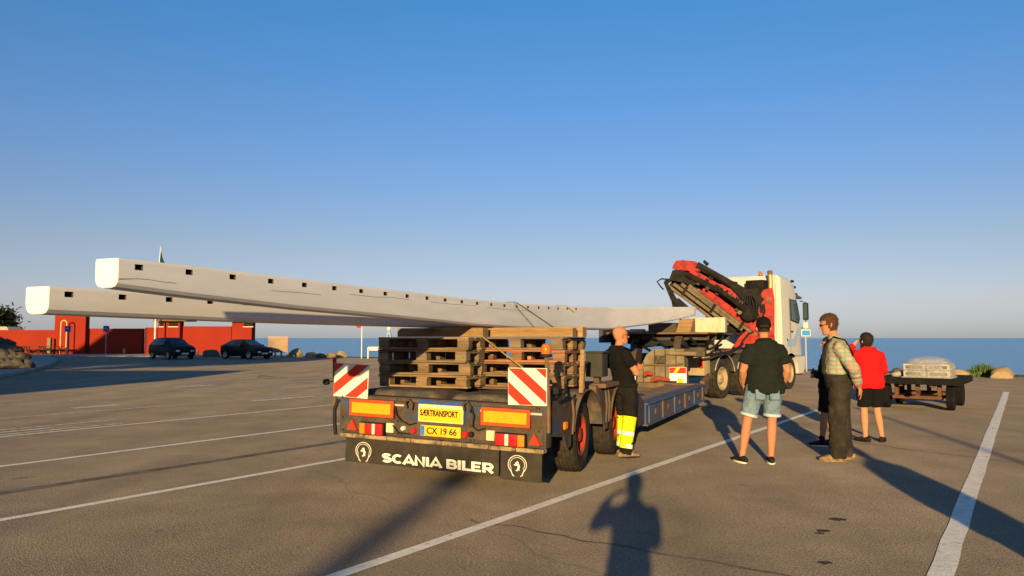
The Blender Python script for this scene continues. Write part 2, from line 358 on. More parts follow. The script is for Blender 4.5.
# ------------------------------------------------------------------ wheels (shared by trailer and truck)
def wheel_meshes(r, wd, rim_r, dual=False, dish=.06):
    g = MB(); h = wd/2
    prof = []
    # tread with four circumferential grooves, then sidewalls and inner bore
    for i in range(5):
        x0 = -h*.86+i*(h*1.72/5); x1 = x0+h*1.72/5
        e = .004 if i in (0, 4) else 0
        prof += [(x0+.004, r-.012), (x0+.005, r-e), (x1-.005, r-e), (x1-.004, r-.012)]
    prof = [(-h*.93, r-.03), (-h, r-.075), (-h*.99, (r+rim_r)/2), (-h*.86, rim_r+.015), (-h*.80, rim_r)][::-1] + prof + [(h*.93, r-.03), (h, r-.075), (h*.99, (r+rim_r)/2), (h*.86, rim_r+.015), (h*.80, rim_r)]
    g.lathe(prof, axis='X', seg=48, closed=True)
    ty = g.mesh('tyre')
    g = MB()
    g.lathe([(h*.86, rim_r+.012), (h*.90, rim_r+.006), (h*.88, rim_r-.012), (h*.55, rim_r-.03), (h*.45-dish, rim_r*.80), (h*.50-dish, rim_r*.72), (h*.62-dish, rim_r*.52), (h*.60-dish, rim_r*.46), (h*.2, rim_r*.44), (-h*.7, rim_r*.7), (-h*.7, rim_r+.012)], axis='X', seg=40, closed=True)
    rm = g.mesh('rim')
    g = MB(); g.lathe([(h*.1, rim_r*.43), (h*.62, rim_r*.40), (h*.80, rim_r*.34), (h*.86, rim_r*.2), (h*.87, .001)], axis='X', seg=24)
    hb = g.mesh('hub')
    g = MB(); g.lathe([(0, .016), (.03, .016), (.034, .008)], axis='X', seg=6)
    nut = g.mesh('wheel_nut')
    return ty, rm, hb, nut
def add_wheel(parent, meshes, loc, rimmat, side=1, nuts=10, rim_r=.24, h=.13, dish=.06, tmat='tyre'):
    ty, rm, hb, nut = meshes
    wq = linkmesh('wheel', ty, M[tmat], parent, loc, (rnd.uniform(0, 3), 0, 0 if side > 0 else math.pi))
    a = bpy.data.objects.new('rim', rm); C.objects.link(a); a.parent = wq
    if not rm.materials: rm.materials.append(rimmat)
    b = linkmesh('hub', hb, rimmat, wq)
    for k in range(nuts):
        an = 2*math.pi*k/nuts; linkmesh('wheel_nut', nut, M['steel'], wq, (h*.60-dish, rim_r*.60*math.cos(an), rim_r*.60*math.sin(an)))
    return wq

# ------------------------------------------------------------------ low loader trailer
TH = 23.7; TO = Vector((-.815, 8.17, 0))
TF = Vector((math.sin(R(TH)), math.cos(R(TH)), 0)); TR = Vector((math.cos(R(TH)), -math.sin(R(TH)), 0))
def tw(x, y, z=0): return TO+TR*x+TF*y+Vector((0, 0, z))
tr = empty('low_loader_trailer', TO, TH)
tag(tr, 'long dirty blue low loader trailer with red and white rear boards, carrying the pallets', 'trailer')
zz = lambda x: -.0205*x                    # the loaded tail leans a little to the right
LEAN = Matrix.Rotation(R(1.17), 4, 'Y')
rot_back = (R(90), R(1.17), 0)             # text and flat plates facing the rear
MB().box(-1.25, 1.25, .0, .16, .47, .895, .012, 2, LEAN).build('rear_crossbeam', M['trailer_blue'], tr)
MB().box(-1.22, 1.22, -.012, .0, .505, .66, .004, 1, LEAN).box(-1.15, 1.15, -.02, -.002, .855, .885, .004, 1, LEAN).build('light_panel', M['trailer_grey'], tr)
for i in range(8):
    x0 = -1.20+i*.306
    MB().box(x0, x0+.300, -.05, .05, .425, .468, .006, 1, LEAN).build('bumper_segment', M['strip'], tr)
def arc(cx, cy, rx, ry, a0, a1, n=9): return [(cx+rx*math.cos(R(a0+(a1-a0)*i/n)), cy+ry*math.sin(R(a0+(a1-a0)*i/n))) for i in range(n+1)]
GLYPH = {   # centre lines of heavy block capitals in a box one high
 'S': [[*arc(.40, .70, .27, .19, 25, 270, 10), *arc(.40, .31, .29, .20, 90, -155, 10)]], 'C': [arc(.45, .5, .33, .39, 48, 312, 16)],
 'A': [[(.03, 0), (.42, .98), (.81, 0)], [(.20, .27), (.64, .27)]], 'N': [[(.11, 0), (.11, .97), (.67, .03), (.67, 1)]], 'I': [[(.12, 0), (.12, 1)]],
 'B': [[(.11, 0), (.11, 1)], [(.1, .90), (.42, .90), *arc(.42, .71, .19, .19, 80, -80, 6), (.12, .52)], [(.30, .52), (.45, .51), *arc(.45, .305, .21, .205, 80, -80, 6), (.1, .10)]],
 'L': [[(.11, 1), (.11, .10), (.62, .10)]], 'E': [[(.66, .90), (.11, .90), (.11, .10), (.68, .10)], [(.15, .50), (.60, .50)]],
 'R': [[(.11, 0), (.11, 1)], [(.1, .90), (.44, .90), *arc(.44, .66, .21, .24, 80, -80, 6), (.12, .42)], [(.36, .42), (.70, .0)]]}
ADV = {'S': .80, 'C': .88, 'A': .86, 'N': .84, 'I': .32, 'B': .80, 'L': .66, 'E': .78, 'R': .82, ' ': .34}
def ribbon(g, pts, hw, fn, d0, d1):
    P = [Vector((p[0], p[1])) for p in pts]; L_ = []; R_ = []
    for i, p in enumerate(P):
        a = (p-P[i-1]).normalized() if i else (P[1]-p).normalized(); b = (P[i+1]-p).normalized() if i < len(P)-1 else a
        n0 = Vector((-a.y, a.x)); n1 = Vector((-b.y, b.x)); m = n0+n1
        m = m/max(.35, m.length_squared)*2 if m.length > .05 else n0
        if m.length > 1.7: m = m.normalized()*1.7
        L_.append(p+m*hw); R_.append(p-m*hw)
    for i in range(len(P)-1):
        g.prism([L_[i], L_[i+1], R_[i+1], R_[i]], lambda a, b, t: fn(a, b, t), d0, d1)
def block_letters(word, x0, wd, ht, z0, yy, par):
    tot = sum(ADV[c] for c in word); k = wd/tot; x = x0
    for ci, c in enumerate(word):
        if c != ' ':
            g = MB()
            for si, st in enumerate(GLYPH[c]):
                ribbon(g, [(q[0], q[1]) for q in st], .115, lambda a, b, t, x=x: (x+a*k, yy+t, z0+b*ht+zz(x+a*k)), -.0016-.0003*si, .002)
            g.build('letter', M['letter'], par, smooth=False)
        x += ADV[c]*k
# mud flaps with lettering
fl = MB().box(-1.15, .742, -.012, .003, .155, .425, .003, 1, LEAN).build('mud_flap', M['flap'], tr)
f2 = MB().box(.762, 1.215, -.016, -.001, .135, .425, .003, 1, LEAN).build('mud_flap', M['flap'], tr)
block_letters('SCANIA BILER', -.662, 1.36, .098, .183, -.0125, fl)
def emblem(par, cx, cz, yy):
    g = MB()
    def tubepts(pts, r): g.tube([(cx+p[0], yy, cz+p[1]) for p in pts], r, 6, ref=(0, 1, 0))
    arc = [(.100*math.cos(R(a)), .012+.092*math.sin(R(a))) for a in range(-55, 236, 10)]
    arc2 = [(.080*math.cos(R(a)), .014+.070*math.sin(R(a))) for a in range(-35, 216, 10)]
    tubepts([(.035, -.105), (.055, -.085)]+arc[1:-1]+[(-.055, -.085), (-.035, -.105)], .004)
    tubepts(arc2, .0028)
    tubepts([(.052, -.098), (.075, -.03)], .004); tubepts([(-.052, -.098), (-.075, -.03)], .004)
    bird = [(-.052, .012), (-.030, .020), (-.020, .044), (-.006, .052), (.002, .062), (.010, .050), (.022, .046), (.016, .030), (.030, .012), (.036, -.012), (.026, -.034), (.034, -.056), (.016, -.050), (-.002, -.066), (-.024, -.058), (-.006, -.046), (.004, -.028), (.006, -.006), (-.006, .008), (-.022, .002)]
    g.prism(bird, lambda a, b, t: (cx+a*.8, yy+t, cz+b*.8), -.003, .003)
    g.build('emblem', M['letter'], par)
emblem(fl, -.90, .292, -.0155); emblem(f2, .957, .262, -.0195)
# amber reflector panels
for x0, x1 in ((-1.083, -.512), (.545, 1.093)):
    p = MB().box(x0, x1, -.055, -.03, .668, .852, .004, 1, LEAN).build('reflector_panel', M['refl_orange'], tr)
    MB().box(x0+.035, x1-.035, -.060, -.054, .703, .818, .002, 1, LEAN).build('amber_field', M['refl_yellow'], p)
    MB().box(x0-.02, x1+.12, -.03, -.012, .80, .825, .003, 1, LEAN).build('panel_bracket', M['steel'], tr)
M['sign_blue'] = mat('sign_blue', (.02, .06, .20), .6, 0, .3, 12, (.10, .06, .04), .35, 14, .06)
# wide load sign and number plate
MB().box(-.23, .345, -.026, -.004, .655, .885, .004, 1, LEAN).build('sign_backing', M['sign_blue'], tr)
p = MB().box(-.209, .332, -.034, -.024, .655, .842, .004, 1, LEAN).build('special_transport_sign', M['cream'], tr)
MB().box(-.195, .318, -.037, -.0335, .668, .805, .002, 1, LEAN).build('yellow_field', M['plate_yellow'], p)
text_mesh('SÆRTRANSPORT', .08, M['black'], 'lettering', p, (.062, -.0395, .752), rot_back, .455, .066, .0022)
p = MB().box(-.175, .308, -.036, -.022, .508, .622, .006, 2, LEAN).build('number_plate', M['plate_yellow'], tr)
MB().box(-.170, -.125, -.040, -.035, .515, .616, .002, 1, LEAN).build('country_strip', M['plate_blue'], p)
text_mesh('CX 19 66', .08, M['black'], 'lettering', p, (.095, -.0385, .566), rot_back, .36, .070, .0014)
# tail lamps
for x0, x1, sgn in ((-.93, -.632, 1), (.722, 1.045, -1)):
    p = MB().box(x0-.01, x1+.01, -.065, -.01, .472, .608, .012, 2, LEAN).build('tail_light', M['black'], tr)
    ws = [('indicator_lens', 'lens_orange', .24), ('brake_lens', 'lens_red', .30), ('reverse_lens', 'lens_white', .14), ('brake_lens', 'lens_red', .32)]
    if sgn > 0: ws = [ws[1], ws[0]][::-1]+ws[2:]
    else: ws = ws[::-1]
    x = x0
    for nm, mm, f in ws:
        dx = (x1-x0)*f; MB().box(x+.002, x+dx-.002, -.078, -.06, .482, .598, .008, 2, LEAN).build(nm, M[mm], p); x += dx
for cx, cz in ((-1.035, .565), (1.153, .562)):
    g = MB(); g.prism([(cx-.062, cz-.055), (cx+.062, cz-.055), (cx, cz+.058)], lambda a, b, t: (a, t, b+zz(a)), -.05, -.02); g.build('triangle_reflector', M['refl_red'], tr)
for x, z, r, m in ((-.555, .565, .05, 'cream'), (.655, .568, .05, 'cream'), (-.25, .55, .03, 'lens_red'), (.372, .555, .034, 'lens_red'), (.44, .56, .03, 'black'), (-.38, .568, .026, 'lens_white')):
    if r > .04: MB().box(x-r*.9, x+r*.9, -.05, -.01, z-r-.003, z+r, .008, 2, LEAN).build('marker_lamp', M[m], tr)
    else: MB().lathe([(-.055, .001), (-.052, r*.8), (-.04, r), (-.01, r)], (x, 0, z+zz(x)), 'Y', 16).build('round_lamp', M[m], tr)
for x in [-1.18, -.46, -.42, .42, .46, 1.19]:
    for z in (.50, .64, .87): MB().lathe([(-.030, .001), (-.030, .011), (-.018, .013), (-.012, .013)], (x, 0, z+zz(x)), 'Y', 6).build('bolt', M['dark_steel'], tr)
for pts in ([(-.50, -.02, .84), (-.46, -.045, .72), (-.40, -.04, .66), (-.30, -.05, .62), (-.22, -.03, .64)], [(.44, -.02, .84), (.48, -.05, .74), (.46, -.04, .64), (.52, -.05, .60), (.60, -.03, .62)], [(-.62, -.02, .62), (-.50, -.045, .60), (-.44, -.04, .53), (-.30, -.03, .52)]):
    MB().tube(pts, .008, 6).build('cable', M['black'], tr)
# twist hooks and hoses on the tail
for x in (-.30, .40):
    g = MB(); g.tube([(x-.03, -.05, .80), (x-.04, -.06, .86), (x+.01, -.06, .89), (x+.04, -.05, .84), (x+.03, -.05, .78)], .014, 8); g.build('coupling_hook', M['dark_steel'], tr)
g = MB(); g.tube([(-1.24, -.02, .86), (-1.27, -.05, .75), (-1.26, -.06, .60), (-1.25, -.05, .47)], .022, 8); g.build('rubber_buffer', M['black'], tr)
g = MB(); g.tube([(-1.30, -.01, 1.06), (-1.36, -.03, 1.055), (-1.40, -.03, 1.05)], .008, 6).lathe([(-.03, .012), (-.022, .035), (.022, .035), (.03, .012)], (-1.405, -.03, 1.05), 'Y', 16); g.build('hose_coupling', M['black'], tr)
# warning boards with diagonal stripes
def warn_board(x0, x1, z0, z1, yy, mirror, lean):
    mtx = Matrix.Translation(((x0+x1)/2, yy, z0)) @ Matrix.Rotation(R(lean), 4, 'Y')
    wd, ht = x1-x0, z1-z0
    b = MB().box(-wd/2, wd/2, -.008, .008, 0, ht, .003).build('warning_board', M['board_white'], tr); b.matrix_local = mtx
    def clip(poly, ax, lim, keep):
        out = []
        for i in range(len(poly)):
            p, q = poly[i], poly[(i+1) % len(poly)]
            ip = (p[ax] <= lim) if keep < 0 else (p[ax] >= lim); iq = (q[ax] <= lim) if keep < 0 else (q[ax] >= lim)
            if ip: out.append(p)
            if ip != iq:
                f = (lim-p[ax])/(q[ax]-p[ax]); out.append((p[0]+(q[0]-p[0])*f, p[1]+(q[1]-p[1])*f))
        return out
    for k in (-2, -1, 0, 1, 2):
        s0 = k*ht*.68+ht*.18; bandw = ht*.335; sl = .95*ht/wd
        poly = [(-wd, s0-wd*sl+ht/2-bandw/2), (wd, s0+wd*sl+ht/2-bandw/2), (wd, s0+wd*sl+ht/2+bandw/2), (-wd, s0-wd*sl+ht/2+bandw/2)]
        if mirror: poly = [(-a, b_) for a, b_ in poly]
        for ax, lim, kp in ((0, -wd/2+.006, 1), (0, wd/2-.006, -1), (1, .006, 1), (1, ht-.006, -1)):
            poly = clip(poly, ax, lim, kp)
            if not poly: break
        if len(poly) > 2:
            g = MB(); g.prism(poly, lambda a, b2, t: (a, t, b2), -.0115, -.0075); g.build('red_stripe', M['board_red'], b, smooth=False)
    return b
warn_board(-1.31, -.85, .885, 1.262, -.02, False, 2.5)
warn_board(.862, 1.285, .872, 1.248, -.03, True, 0)
MB().tube([(1.275, .03, .6), (1.278, .02, 1.0), (1.268, .0, 1.36)], .022, 8).build('board_post', M['rusty'], tr)
MB().tube([(-1.32, .02, .6), (-1.325, .01, 1.28)], .022, 8).build('board_post', M['rusty'], tr)
MB().box(-1.34, -1.30, -.02, .02, 1.27, 1.33, .008).build('marker_cap', M['lens_red'], tr)
bc = MB().lathe([(1.355, .03), (1.36, .062), (1.385, .062), (1.39, .05)], (1.265, 0, 0), 'Z', 20).build('beacon_base', M['black'], tr)
M['amber'] = mat('amber_dome', (.46, .10, .008), .2, 0, .1, 20, coat=.3)
MB().lathe([(1.388, .048), (1.40, .052), (1.455, .050), (1.482, .040), (1.494, .018), (1.496, .001)], (1.265, 0, 0), 'Z', 20).build('beacon_dome', M['amber'], bc)
# right rear hoses / bracket cluster next to the board
g = MB(); g.tube([(1.30, .2, .95), (1.36, .15, 1.05), (1.33, .1, 1.18), (1.36, .08, 1.22)], .02, 8).tube([(1.30, .25, .9), (1.40, .2, 1.0), (1.42, .15, 1.08)], .018, 8).box(1.30, 1.36, .08, .2, .98, 1.06, .01); g.build('air_hose', M['black'], tr)
# main frame of the tail
for x in (-.52, .52): MB().box(x-.07, x+.07, .17, 3.5, .55, .90, .01).build('main_rail', M['trailer_grey'], tr)
for y in (.45, 1.85, 3.1): MB().box(-1.2, 1.2, y, y+.12, .70, .82, .01).build('cross_member', M['trailer_grey'], tr)
def mudguard(y, x0, x1, a0=12, a1=168, r=.50, m='trailer_grey', nm='mudguard', par=None, z=.43, th=.012):
    g = MB(); rings = []
    for x, rr in ((x0, r), (x0, r+th), (x1, r+th), (x1, r)):
        rings.append([(x, y+rr*math.cos(R(a)), z+rr*math.sin(R(a))) for a in range(a0, a1+1, 6)])
    n = len(rings[0]); vs = [[g.bm.verts.new(p) for p in rg] for rg in rings]
    for i in range(4):
        A, B = vs[i], vs[(i+1) % 4]
        for k in range(n-1): g.bm.faces.new((A[k], A[k+1], B[k+1], B[k]))
    g.bm.faces.new([vs[i][0] for i in range(4)]); g.bm.faces.new([vs[i][-1] for i in range(4)])
    return g.build(nm, M[m], par or tr)
TW = wheel_meshes(.43, .27, .235)
for y in (1.36, 2.78):
    for s in (1, -1):
        wq = add_wheel(tr, TW, (s*1.055, y, .43), M['rim_red'], s, 10, .235, .135, .085)
        wq.rotation_euler.z += R(6)
        mudguard(y, .05*s, 1.275*s, 8, 172, .515, 'mudguard', 'mudguard', None, .43)
for s in (1, -1):     # side skirts between the wheels
    g = MB(); X = lambda a, b, t: (t, a, b)
    for poly in ([(.17, .55), (.17, .90), (.92, .90), (.84, .72), (.78, .60), (.74, .38), (.62, .36), (.52, .50)], [(1.74, .90), (2.40, .90), (2.28, .72), (2.18, .55), (2.14, .42), (2.02, .42), (1.96, .55), (1.88, .72)], [(3.20, .90), (3.45, .90), (3.45, .55), (3.38, .50), (3.30, .72)]):
        g = MB(); g.prism(poly, X, s*1.262, s*1.245); g.build('side_skirt', M['trailer_blue'], tr)
    MB().box(s*1.10, s*1.30, 1.95, 3.3, .93, .985, .008).build('side_rail_cap', M['rusty'], tr)
for y in (.78, 2.04, 2.16): MB().tube([(1.262, y, .9), (1.27, y+.04, .72), (1.255, y+.02, .5)], .016, 6).build('brake_hose', M['rusty'], tr)
MB().box(1.255, 1.285, .50, .60, .58, .66, .01).build('side_marker_lamp', M['lens_orange'], tr)
# stanchion beside the pallets, tool box, slope down to the bed
MB().bar((1.262, 1.10, .93), (1.272, 1.14, 1.42), .05, .03, .004).build('stanchion', M['timber'], tr)
MB().box(1.0, 1.22, 2.06, 2.32, 1.06, 1.36, .015, 2).box(.985, 1.235, 2.045, 2.335, 1.36, 1.38, .006).build('tool_box', M['grey_plastic'], tr)
MB().box(1.07, 1.15, 2.15, 2.25, .93, 1.06, .01).build('tool_box_foot', M['trailer_grey'], tr)
X = lambda a, b, t: (t, a, b)
for s in (1, -1):
    g = MB(); g.prism([(3.2, .55), (3.2, .90), (3.45, .90), (4.15, .58), (4.15, .27), (3.7, .27)], X, s*1.05, s*1.235)
    g.build('slope_frame', M['trailer_blue'], tr)
for k in range(5):
    a = k/5; b = (k+.92)/5
    MB().bar((0, 3.46+.68*a, .915-.31*a), (0, 3.46+.68*b, .915-.31*b), 2.0, .03, .004).build('slope_plate', M['bed_steel'], tr)
# low bed
for s in (1, -1):
    MB().box(s*1.10, s*1.255, 4.15, 9.25, .25, .545, .006).box(s*1.06, s*1.29, 4.15, 9.25, .545, .575, .005).box(s*1.08, s*1.285, 4.15, 9.25, .235, .258, .004).build('bed_side_rail', M['bed_blue'], tr)
    for k in range(6):
        y = 4.30+k*.93; MB().box(s*1.254, s*1.278, y, y+.06 if k % 2 else y+.12, .26, .545, .004).build('stiffener_rib', M['rusty' if k % 2 == 1 else 'bed_blue'], tr)
        MB().box(s*1.253, s*1.272, y+.42, y+.60, .36, .45, .01).build('stake_pocket', M['rusty'], tr)
    MB().box(s*.40, s*.52, 4.15, 9.4, .30, .52, .006).build('bed_beam', M['trailer_grey'], tr)
pl = MB().box(-.28, .28, -.28, .28, -.016, .016, .004).mesh('deck_plate')
for s in (-1, 1):
    for k in range(8):
        q = linkmesh('deck_plate', pl, M['bed_steel'], tr, (s*.79, 4.48+k*.62, .545)); q.scale = (.98, 1.08, 1)
for k in range(5): MB().box(-.4, .4, 4.5+k*1.05, 4.62+k*1.05, .36, .5, .006).build('bed_cross_member', M['trailer_grey'], tr)
# goose neck
for s in (1, -1):
    g = MB(); g.prism([(9.2, .26), (9.2, .56), (9.75, .60), (10.25, 1.43), (10.5, 1.635), (14.4, 1.635), (14.4, 1.36), (10.75, 1.32), (10.35, .62), (10.1, .30)], X, s*.42, s*.58)
    g.build('goose_neck', M['trailer_blue'], tr)
MB().box(-1.2, 1.2, 10.2, 14.5, 1.638, 1.68, .006).build('neck_deck', M['rusty'], tr)
MB().box(-1.25, -1.15, 9.9, 14.5, 1.44, 1.76, .01).build('neck_side_board', M['trailer_blue'], tr)
for k in range(4): MB().box(-1.15, 1.15, 10.6+k*1.1, 10.7+k*1.1, 1.50, 1.634, .006).build('neck_cross_member', M['trailer_blue'], tr)
MB().box(-1.2, 1.2, 9.25, 9.5, .30, .58, .01).bar((1.15, 9.3, .42), (1.15, 10.15, .55), .12, .22, .01).build('bed_front_beam', M['rusty'], tr)
g = MB(); g.bar((1.18, 9.45, .58), (1.22, 10.2, .72), .10, .10, .01).bar((1.2, 10.1, .35), (1.2, 10.1, .75), .08, .3, .01); g.build('lock_arm', M['rusty'], tr)
g = MB(); g.prism([(-.33, .50), (-.30, .80), (-.10, 1.18), (.06, 1.30), (.74, 1.31), (.74, .50)], lambda a, b, t: (a, t, b), 9.80, 10.25); g.build('pump_housing', M['canvas'], tr)
for x, z in ((-.18, 1.02), (.08, 1.29), (.32, 1.30), (.56, 1.30)): MB().tube([(x, 9.795, .50), (x, 9.79, z)], .012, 6).build('canvas_seam', M['dark_steel'], tr)
MB().tube([(-.30, 9.77, .92), (.05, 9.76, .96), (.40, 9.77, .94), (.72, 9.77, .98)], .022, 8).build('pipe', M['rusty'], tr)
MB().box(.10, .34, 9.74, 9.80, .98, 1.16, .01).build('valve_cover', M['dark_steel'], tr)
MB().box(-.34, .78, 9.74, 9.82, .49, .56, .008).build('housing_sill', M['rusty'], tr)
p = MB().box(.42, .79, 9.755, 9.785, .52, .905, .004).build('rear_marker_board', M['white'], tr)
MB().box(.425, .785, 9.748, 9.756, .77, .90, .002).build('red_band', M['board_red'], p)
g = MB(); g.prism([(.50, .775), (.58, .775), (.66, .895), (.58, .895)], lambda a, b, t: (a, t, b), 9.742, 9.747); g.build('yellow_stripe', M['plate_yellow'], p)
MB().box(.60, .72, 9.748, 9.756, .53, .66, .002).build('yellow_sticker', M['plate_yellow'], p)
for (x, y, z, L_) in ((.02, 9.7, .60, .42), (-.12, 9.65, .72, .2)):
    g = MB(); g.tube([(x, y, z), (x+L_*.4, y-.02, z+.06), (x+L_, y, z+.02)], [.05, .06, .03], 8); g.build('red_clamp', M['rim_red'], tr)
MB().tube([(-.36, 9.6, .57), (-.36, 9.6, .82)], .06, 10).build('white_canister', M['white'], tr)
for k, (x0, x1, y0, y1, z0, z1) in enumerate([(-.35, .40, 10.5, 11.2, 1.36, 1.50), (.45, 1.0, 11.0, 11.8, 1.38, 1.54), (-1.1, -.6, 10.4, 11.0, 1.42, 1.58), (.62, 1.10, 10.35, 10.6, 1.12, 1.34)]):
    MB().box(x0, x1, y0, y1, z0, z1, .03, 2).build('air_tank' if k < 2 else 'valve_box', M['black' if k != 3 else 'dark_steel'], tr)
for k in range(5):
    x = -.9+k*.42; MB().tube([(x+.5*t, 10.3+1.6*t, 1.56-(.16+.03*k)*math.sin(math.pi*t)) for t in [i/10 for i in range(11)]], .03, 7).build('air_hose', M['black'], tr)
MB().tube([(.35, 9.78, 1.22), (.75, 9.76, 1.21), (1.0, 9.8, 1.2)], .05, 10).build('pipe', M['canvas'], tr)
for k in range(4):
    x = -1.0+k*.55; g = MB()
    g.tube([(x+.9*t, 10.1+3.4*t, 1.42-.30*math.sin(math.pi*t)+.04*math.sin(9*t+k)) for t in [i/14 for i in range(15)]], .035, 7); g.build('air_hose', M['black'], tr)

for y0, y1 in ((1.86, 2.1),):
    MB().box(-1.2, 1.2, y0, y1, .80, .968, .008).build('deck_bearer', M['rusty'], tr)
for x0, x1, zt in ((-1.17, -.10, .966), (.04, .80, .945)):
    MB().box(x0, x1, .17, 1.15, .56, zt, .14, 5).build('wheel_cover', M['mudguard'], tr)
MB().box(-1.0, 1.0, 1.05, 1.30, .946, .970, .006).build('deck_bearer', M['rusty'], tr)
MB().box(-1.2, 1.2, 3.28, 3.44, .90, .93, .006).build('tail_deck_plate', M['bed_steel'], tr)
# ------------------------------------------------------------------ euro pallets in two stacks
def pallet_meshes(mk):
    d = {}
    def bx(n, a, b, c): me = MB().box(-a/2, a/2, -b/2, b/2, -c/2, c/2, .003).mesh(n); me.materials.append(M[mk]); d[n] = me
    bx('wide_board', 1.2, .145, .022); bx('narrow_board', 1.2, .10, .022); bx('cross_board', .145, .8, .022); bx('block', .145, .10, .078); bx('wide_block', .145, .145, .078)
    return d
PM = {k: pallet_meshes(k) for k in ('wood', 'wood_grey', 'wood_red')}
def pallet(x, y, z, rz, mk, label, mix=None):
    t = empty('wooden_pallet', tw(x, y, z), TH+rz); d = PM[mk]; d2 = PM[mix or mk]
    def put(n, me, lx, ly, lz):
        o = bpy.data.objects.new(n, me); C.objects.link(o); o.parent = t; o.location = (lx+rnd.uniform(-.008, .008), ly+rnd.uniform(-.006, .006), lz); o.rotation_euler = (0, 0, R(rnd.uniform(-.5, .5)))
    for ly, n in ((-.35, 'narrow_board'), (0, 'wide_board'), (.35, 'narrow_board')): put('bottom_board', d[n], 0, ly, .011)
    for lx in (-.527, 0, .527):
        for ly, n in ((-.35, 'block'), (0, 'wide_block'), (.35, 'block')): put('block', (d2 if rnd.random() < .5 else d)[n], lx, ly, .062)
        put('cross_board', d[('cross_board')], lx, 0, .112)
    for ly, n in ((-.327, 'wide_board'), (-.165, 'narrow_board'), (0, 'wide_board'), (.165, 'narrow_board'), (.327, 'wide_board')): put('deck_board', (d2 if rnd.random() < .4 else d)[n], 0, ly, .134)
    return tag(t, label, 'pallet', 'pallets propping the white beams')
order = ['bottom', 'second lowest', 'third lowest', 'top']
for k in range(4):
    pallet(-.545+(.012, -.01, .0, .01)[k], 1.03+(.0, .03, -.01, -.02)[k], .972+.1475*k, (1.2, -2.2, 1.0, -1.4)[k], ('wood', 'wood_grey', 'wood_grey', 'wood')[k], order[k]+' pallet of the stack behind the left warning board', ('wood', 'wood', 'wood', 'wood_grey')[k])
    pallet(.455+(.0, .012, -.012, .0)[k], 1.49+(.0, -.02, .02, .0)[k], .972+.1475*k, (-1.1, 1.8, -1.5, 1.0)[k], ('wood', 'wood', 'wood_red', 'wood_grey')[k], order[k]+' pallet of the stack behind the amber beacon', ('wood_grey', 'wood_red', 'wood', 'wood')[k])
def timber(name, x0, x1, y, z0, z1, dy, label, rz=0):
    o = MB().box(-(x1-x0)/2, (x1-x0)/2, -dy/2, dy/2, 0, z1-z0, .005).build(name, M['timber'], None, tw((x0+x1)/2, y, z0), (0, 0, -R(TH+rz)))
    return tag(o, label, 'timber', 'bearers on the pallets')
timber('timber_bearer', -1.08, .10, 1.02, 1.5635, 1.672, .16, 'thick timber bearer across the top left pallet, in shade under the beams')
timber('timber_bearer', -.06, 1.13, 1.28, 1.5635, 1.668, .14, 'sunlit timber bearer across the top right pallet, nearer the beacon', .6)
timber('timber_bearer', -.12, 1.16, 1.55, 1.5635, 1.680, .16, 'timber bearer behind the sunlit one on the right pallet stack', -.4)

# ------------------------------------------------------------------ windmill sail beams
def lerp_tab(tab, y):
    if y <= tab[0][0]: return tab[0][1:]
    for a, b in zip(tab, tab[1:]):
        if y <= b[0]:
            f = (y-a[0])/(b[0]-a[0]); f = f
            return tuple(p+(q-p)*f for p, q in zip(a[1:], b[1:]))
    return tab[-1][1:]
M['mortise'] = mat('shaded_mortise_wood', (.05, .035, .022), .9, 0, .2, 20)  # shade of the holes put into the colour of their inner wood
def sail_beam(tab, y0, y1, h0, step, nh, label, hw=.060, hh=.036):
    # tab rows: y, right face x, top z, bottom z, width ; mortises cut right through
    ys = set()
    holes = [h0+step*k for k in range(nh)]
    cell = set()
    for h in holes: ys |= {round(h-hw/2, 4), round(h+hw/2, 4)}; cell.add(round(h-hw/2, 4))
    y = y0
    while y < y1: 
        if all(abs(y-h) > .06 for h in holes): ys.add(round(y, 4))
        y += .25
    ys |= {y0, round(y0+.008, 4), y1, round(y1-.02, 4)}
    ys = sorted(ys); g = MB(); rows = []
    for y in ys:
        xr, zt, zb, wd = lerp_tab(tab, y); c = min(.066, wd*.32); b = .009
        e = .006 if y in (y0, y1) else 0
        xl = xr-wd+e; xr = xr-e; zt -= e; zb += e
        za = zt-.028+e; zc = za-hh
        pts = [(xr, zt-b), (xr, za), (xr, zc), (xr, zb+c), (xr-.11*c, zb+.45*c), (xr-.42*c, zb+.12*c), (xr-c, zb), (xl+c, zb), (xl+.42*c, zb+.12*c), (xl+.11*c, zb+.45*c), (xl, zb+c), (xl, zc), (xl, za), (xl, zt-b), (xl+b*.3, zt-b*.3), (xl+b, zt), (xr-b, zt), (xr-b*.3, zt-b*.3)]
        rows.append([g.bm.verts.new((p[0], y, p[1])) for p in pts])
    n = len(rows[0])
    for i in range(len(ys)-1):
        A, B = rows[i], rows[i+1]; hole = ys[i] in cell
        for k in range(n):
            if hole and k in (1, 11): continue
            k2 = (k+1) % n; g.bm.faces.new((A[k], A[k2], B[k2], B[k]))
        if hole:
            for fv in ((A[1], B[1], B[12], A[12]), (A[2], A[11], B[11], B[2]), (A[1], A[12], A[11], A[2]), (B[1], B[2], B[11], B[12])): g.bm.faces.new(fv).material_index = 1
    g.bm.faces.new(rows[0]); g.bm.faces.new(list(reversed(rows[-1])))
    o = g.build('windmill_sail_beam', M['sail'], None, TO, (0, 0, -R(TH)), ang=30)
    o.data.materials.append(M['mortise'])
    return tag(o, label, 'beam', 'windmill sail beams on the trailer')
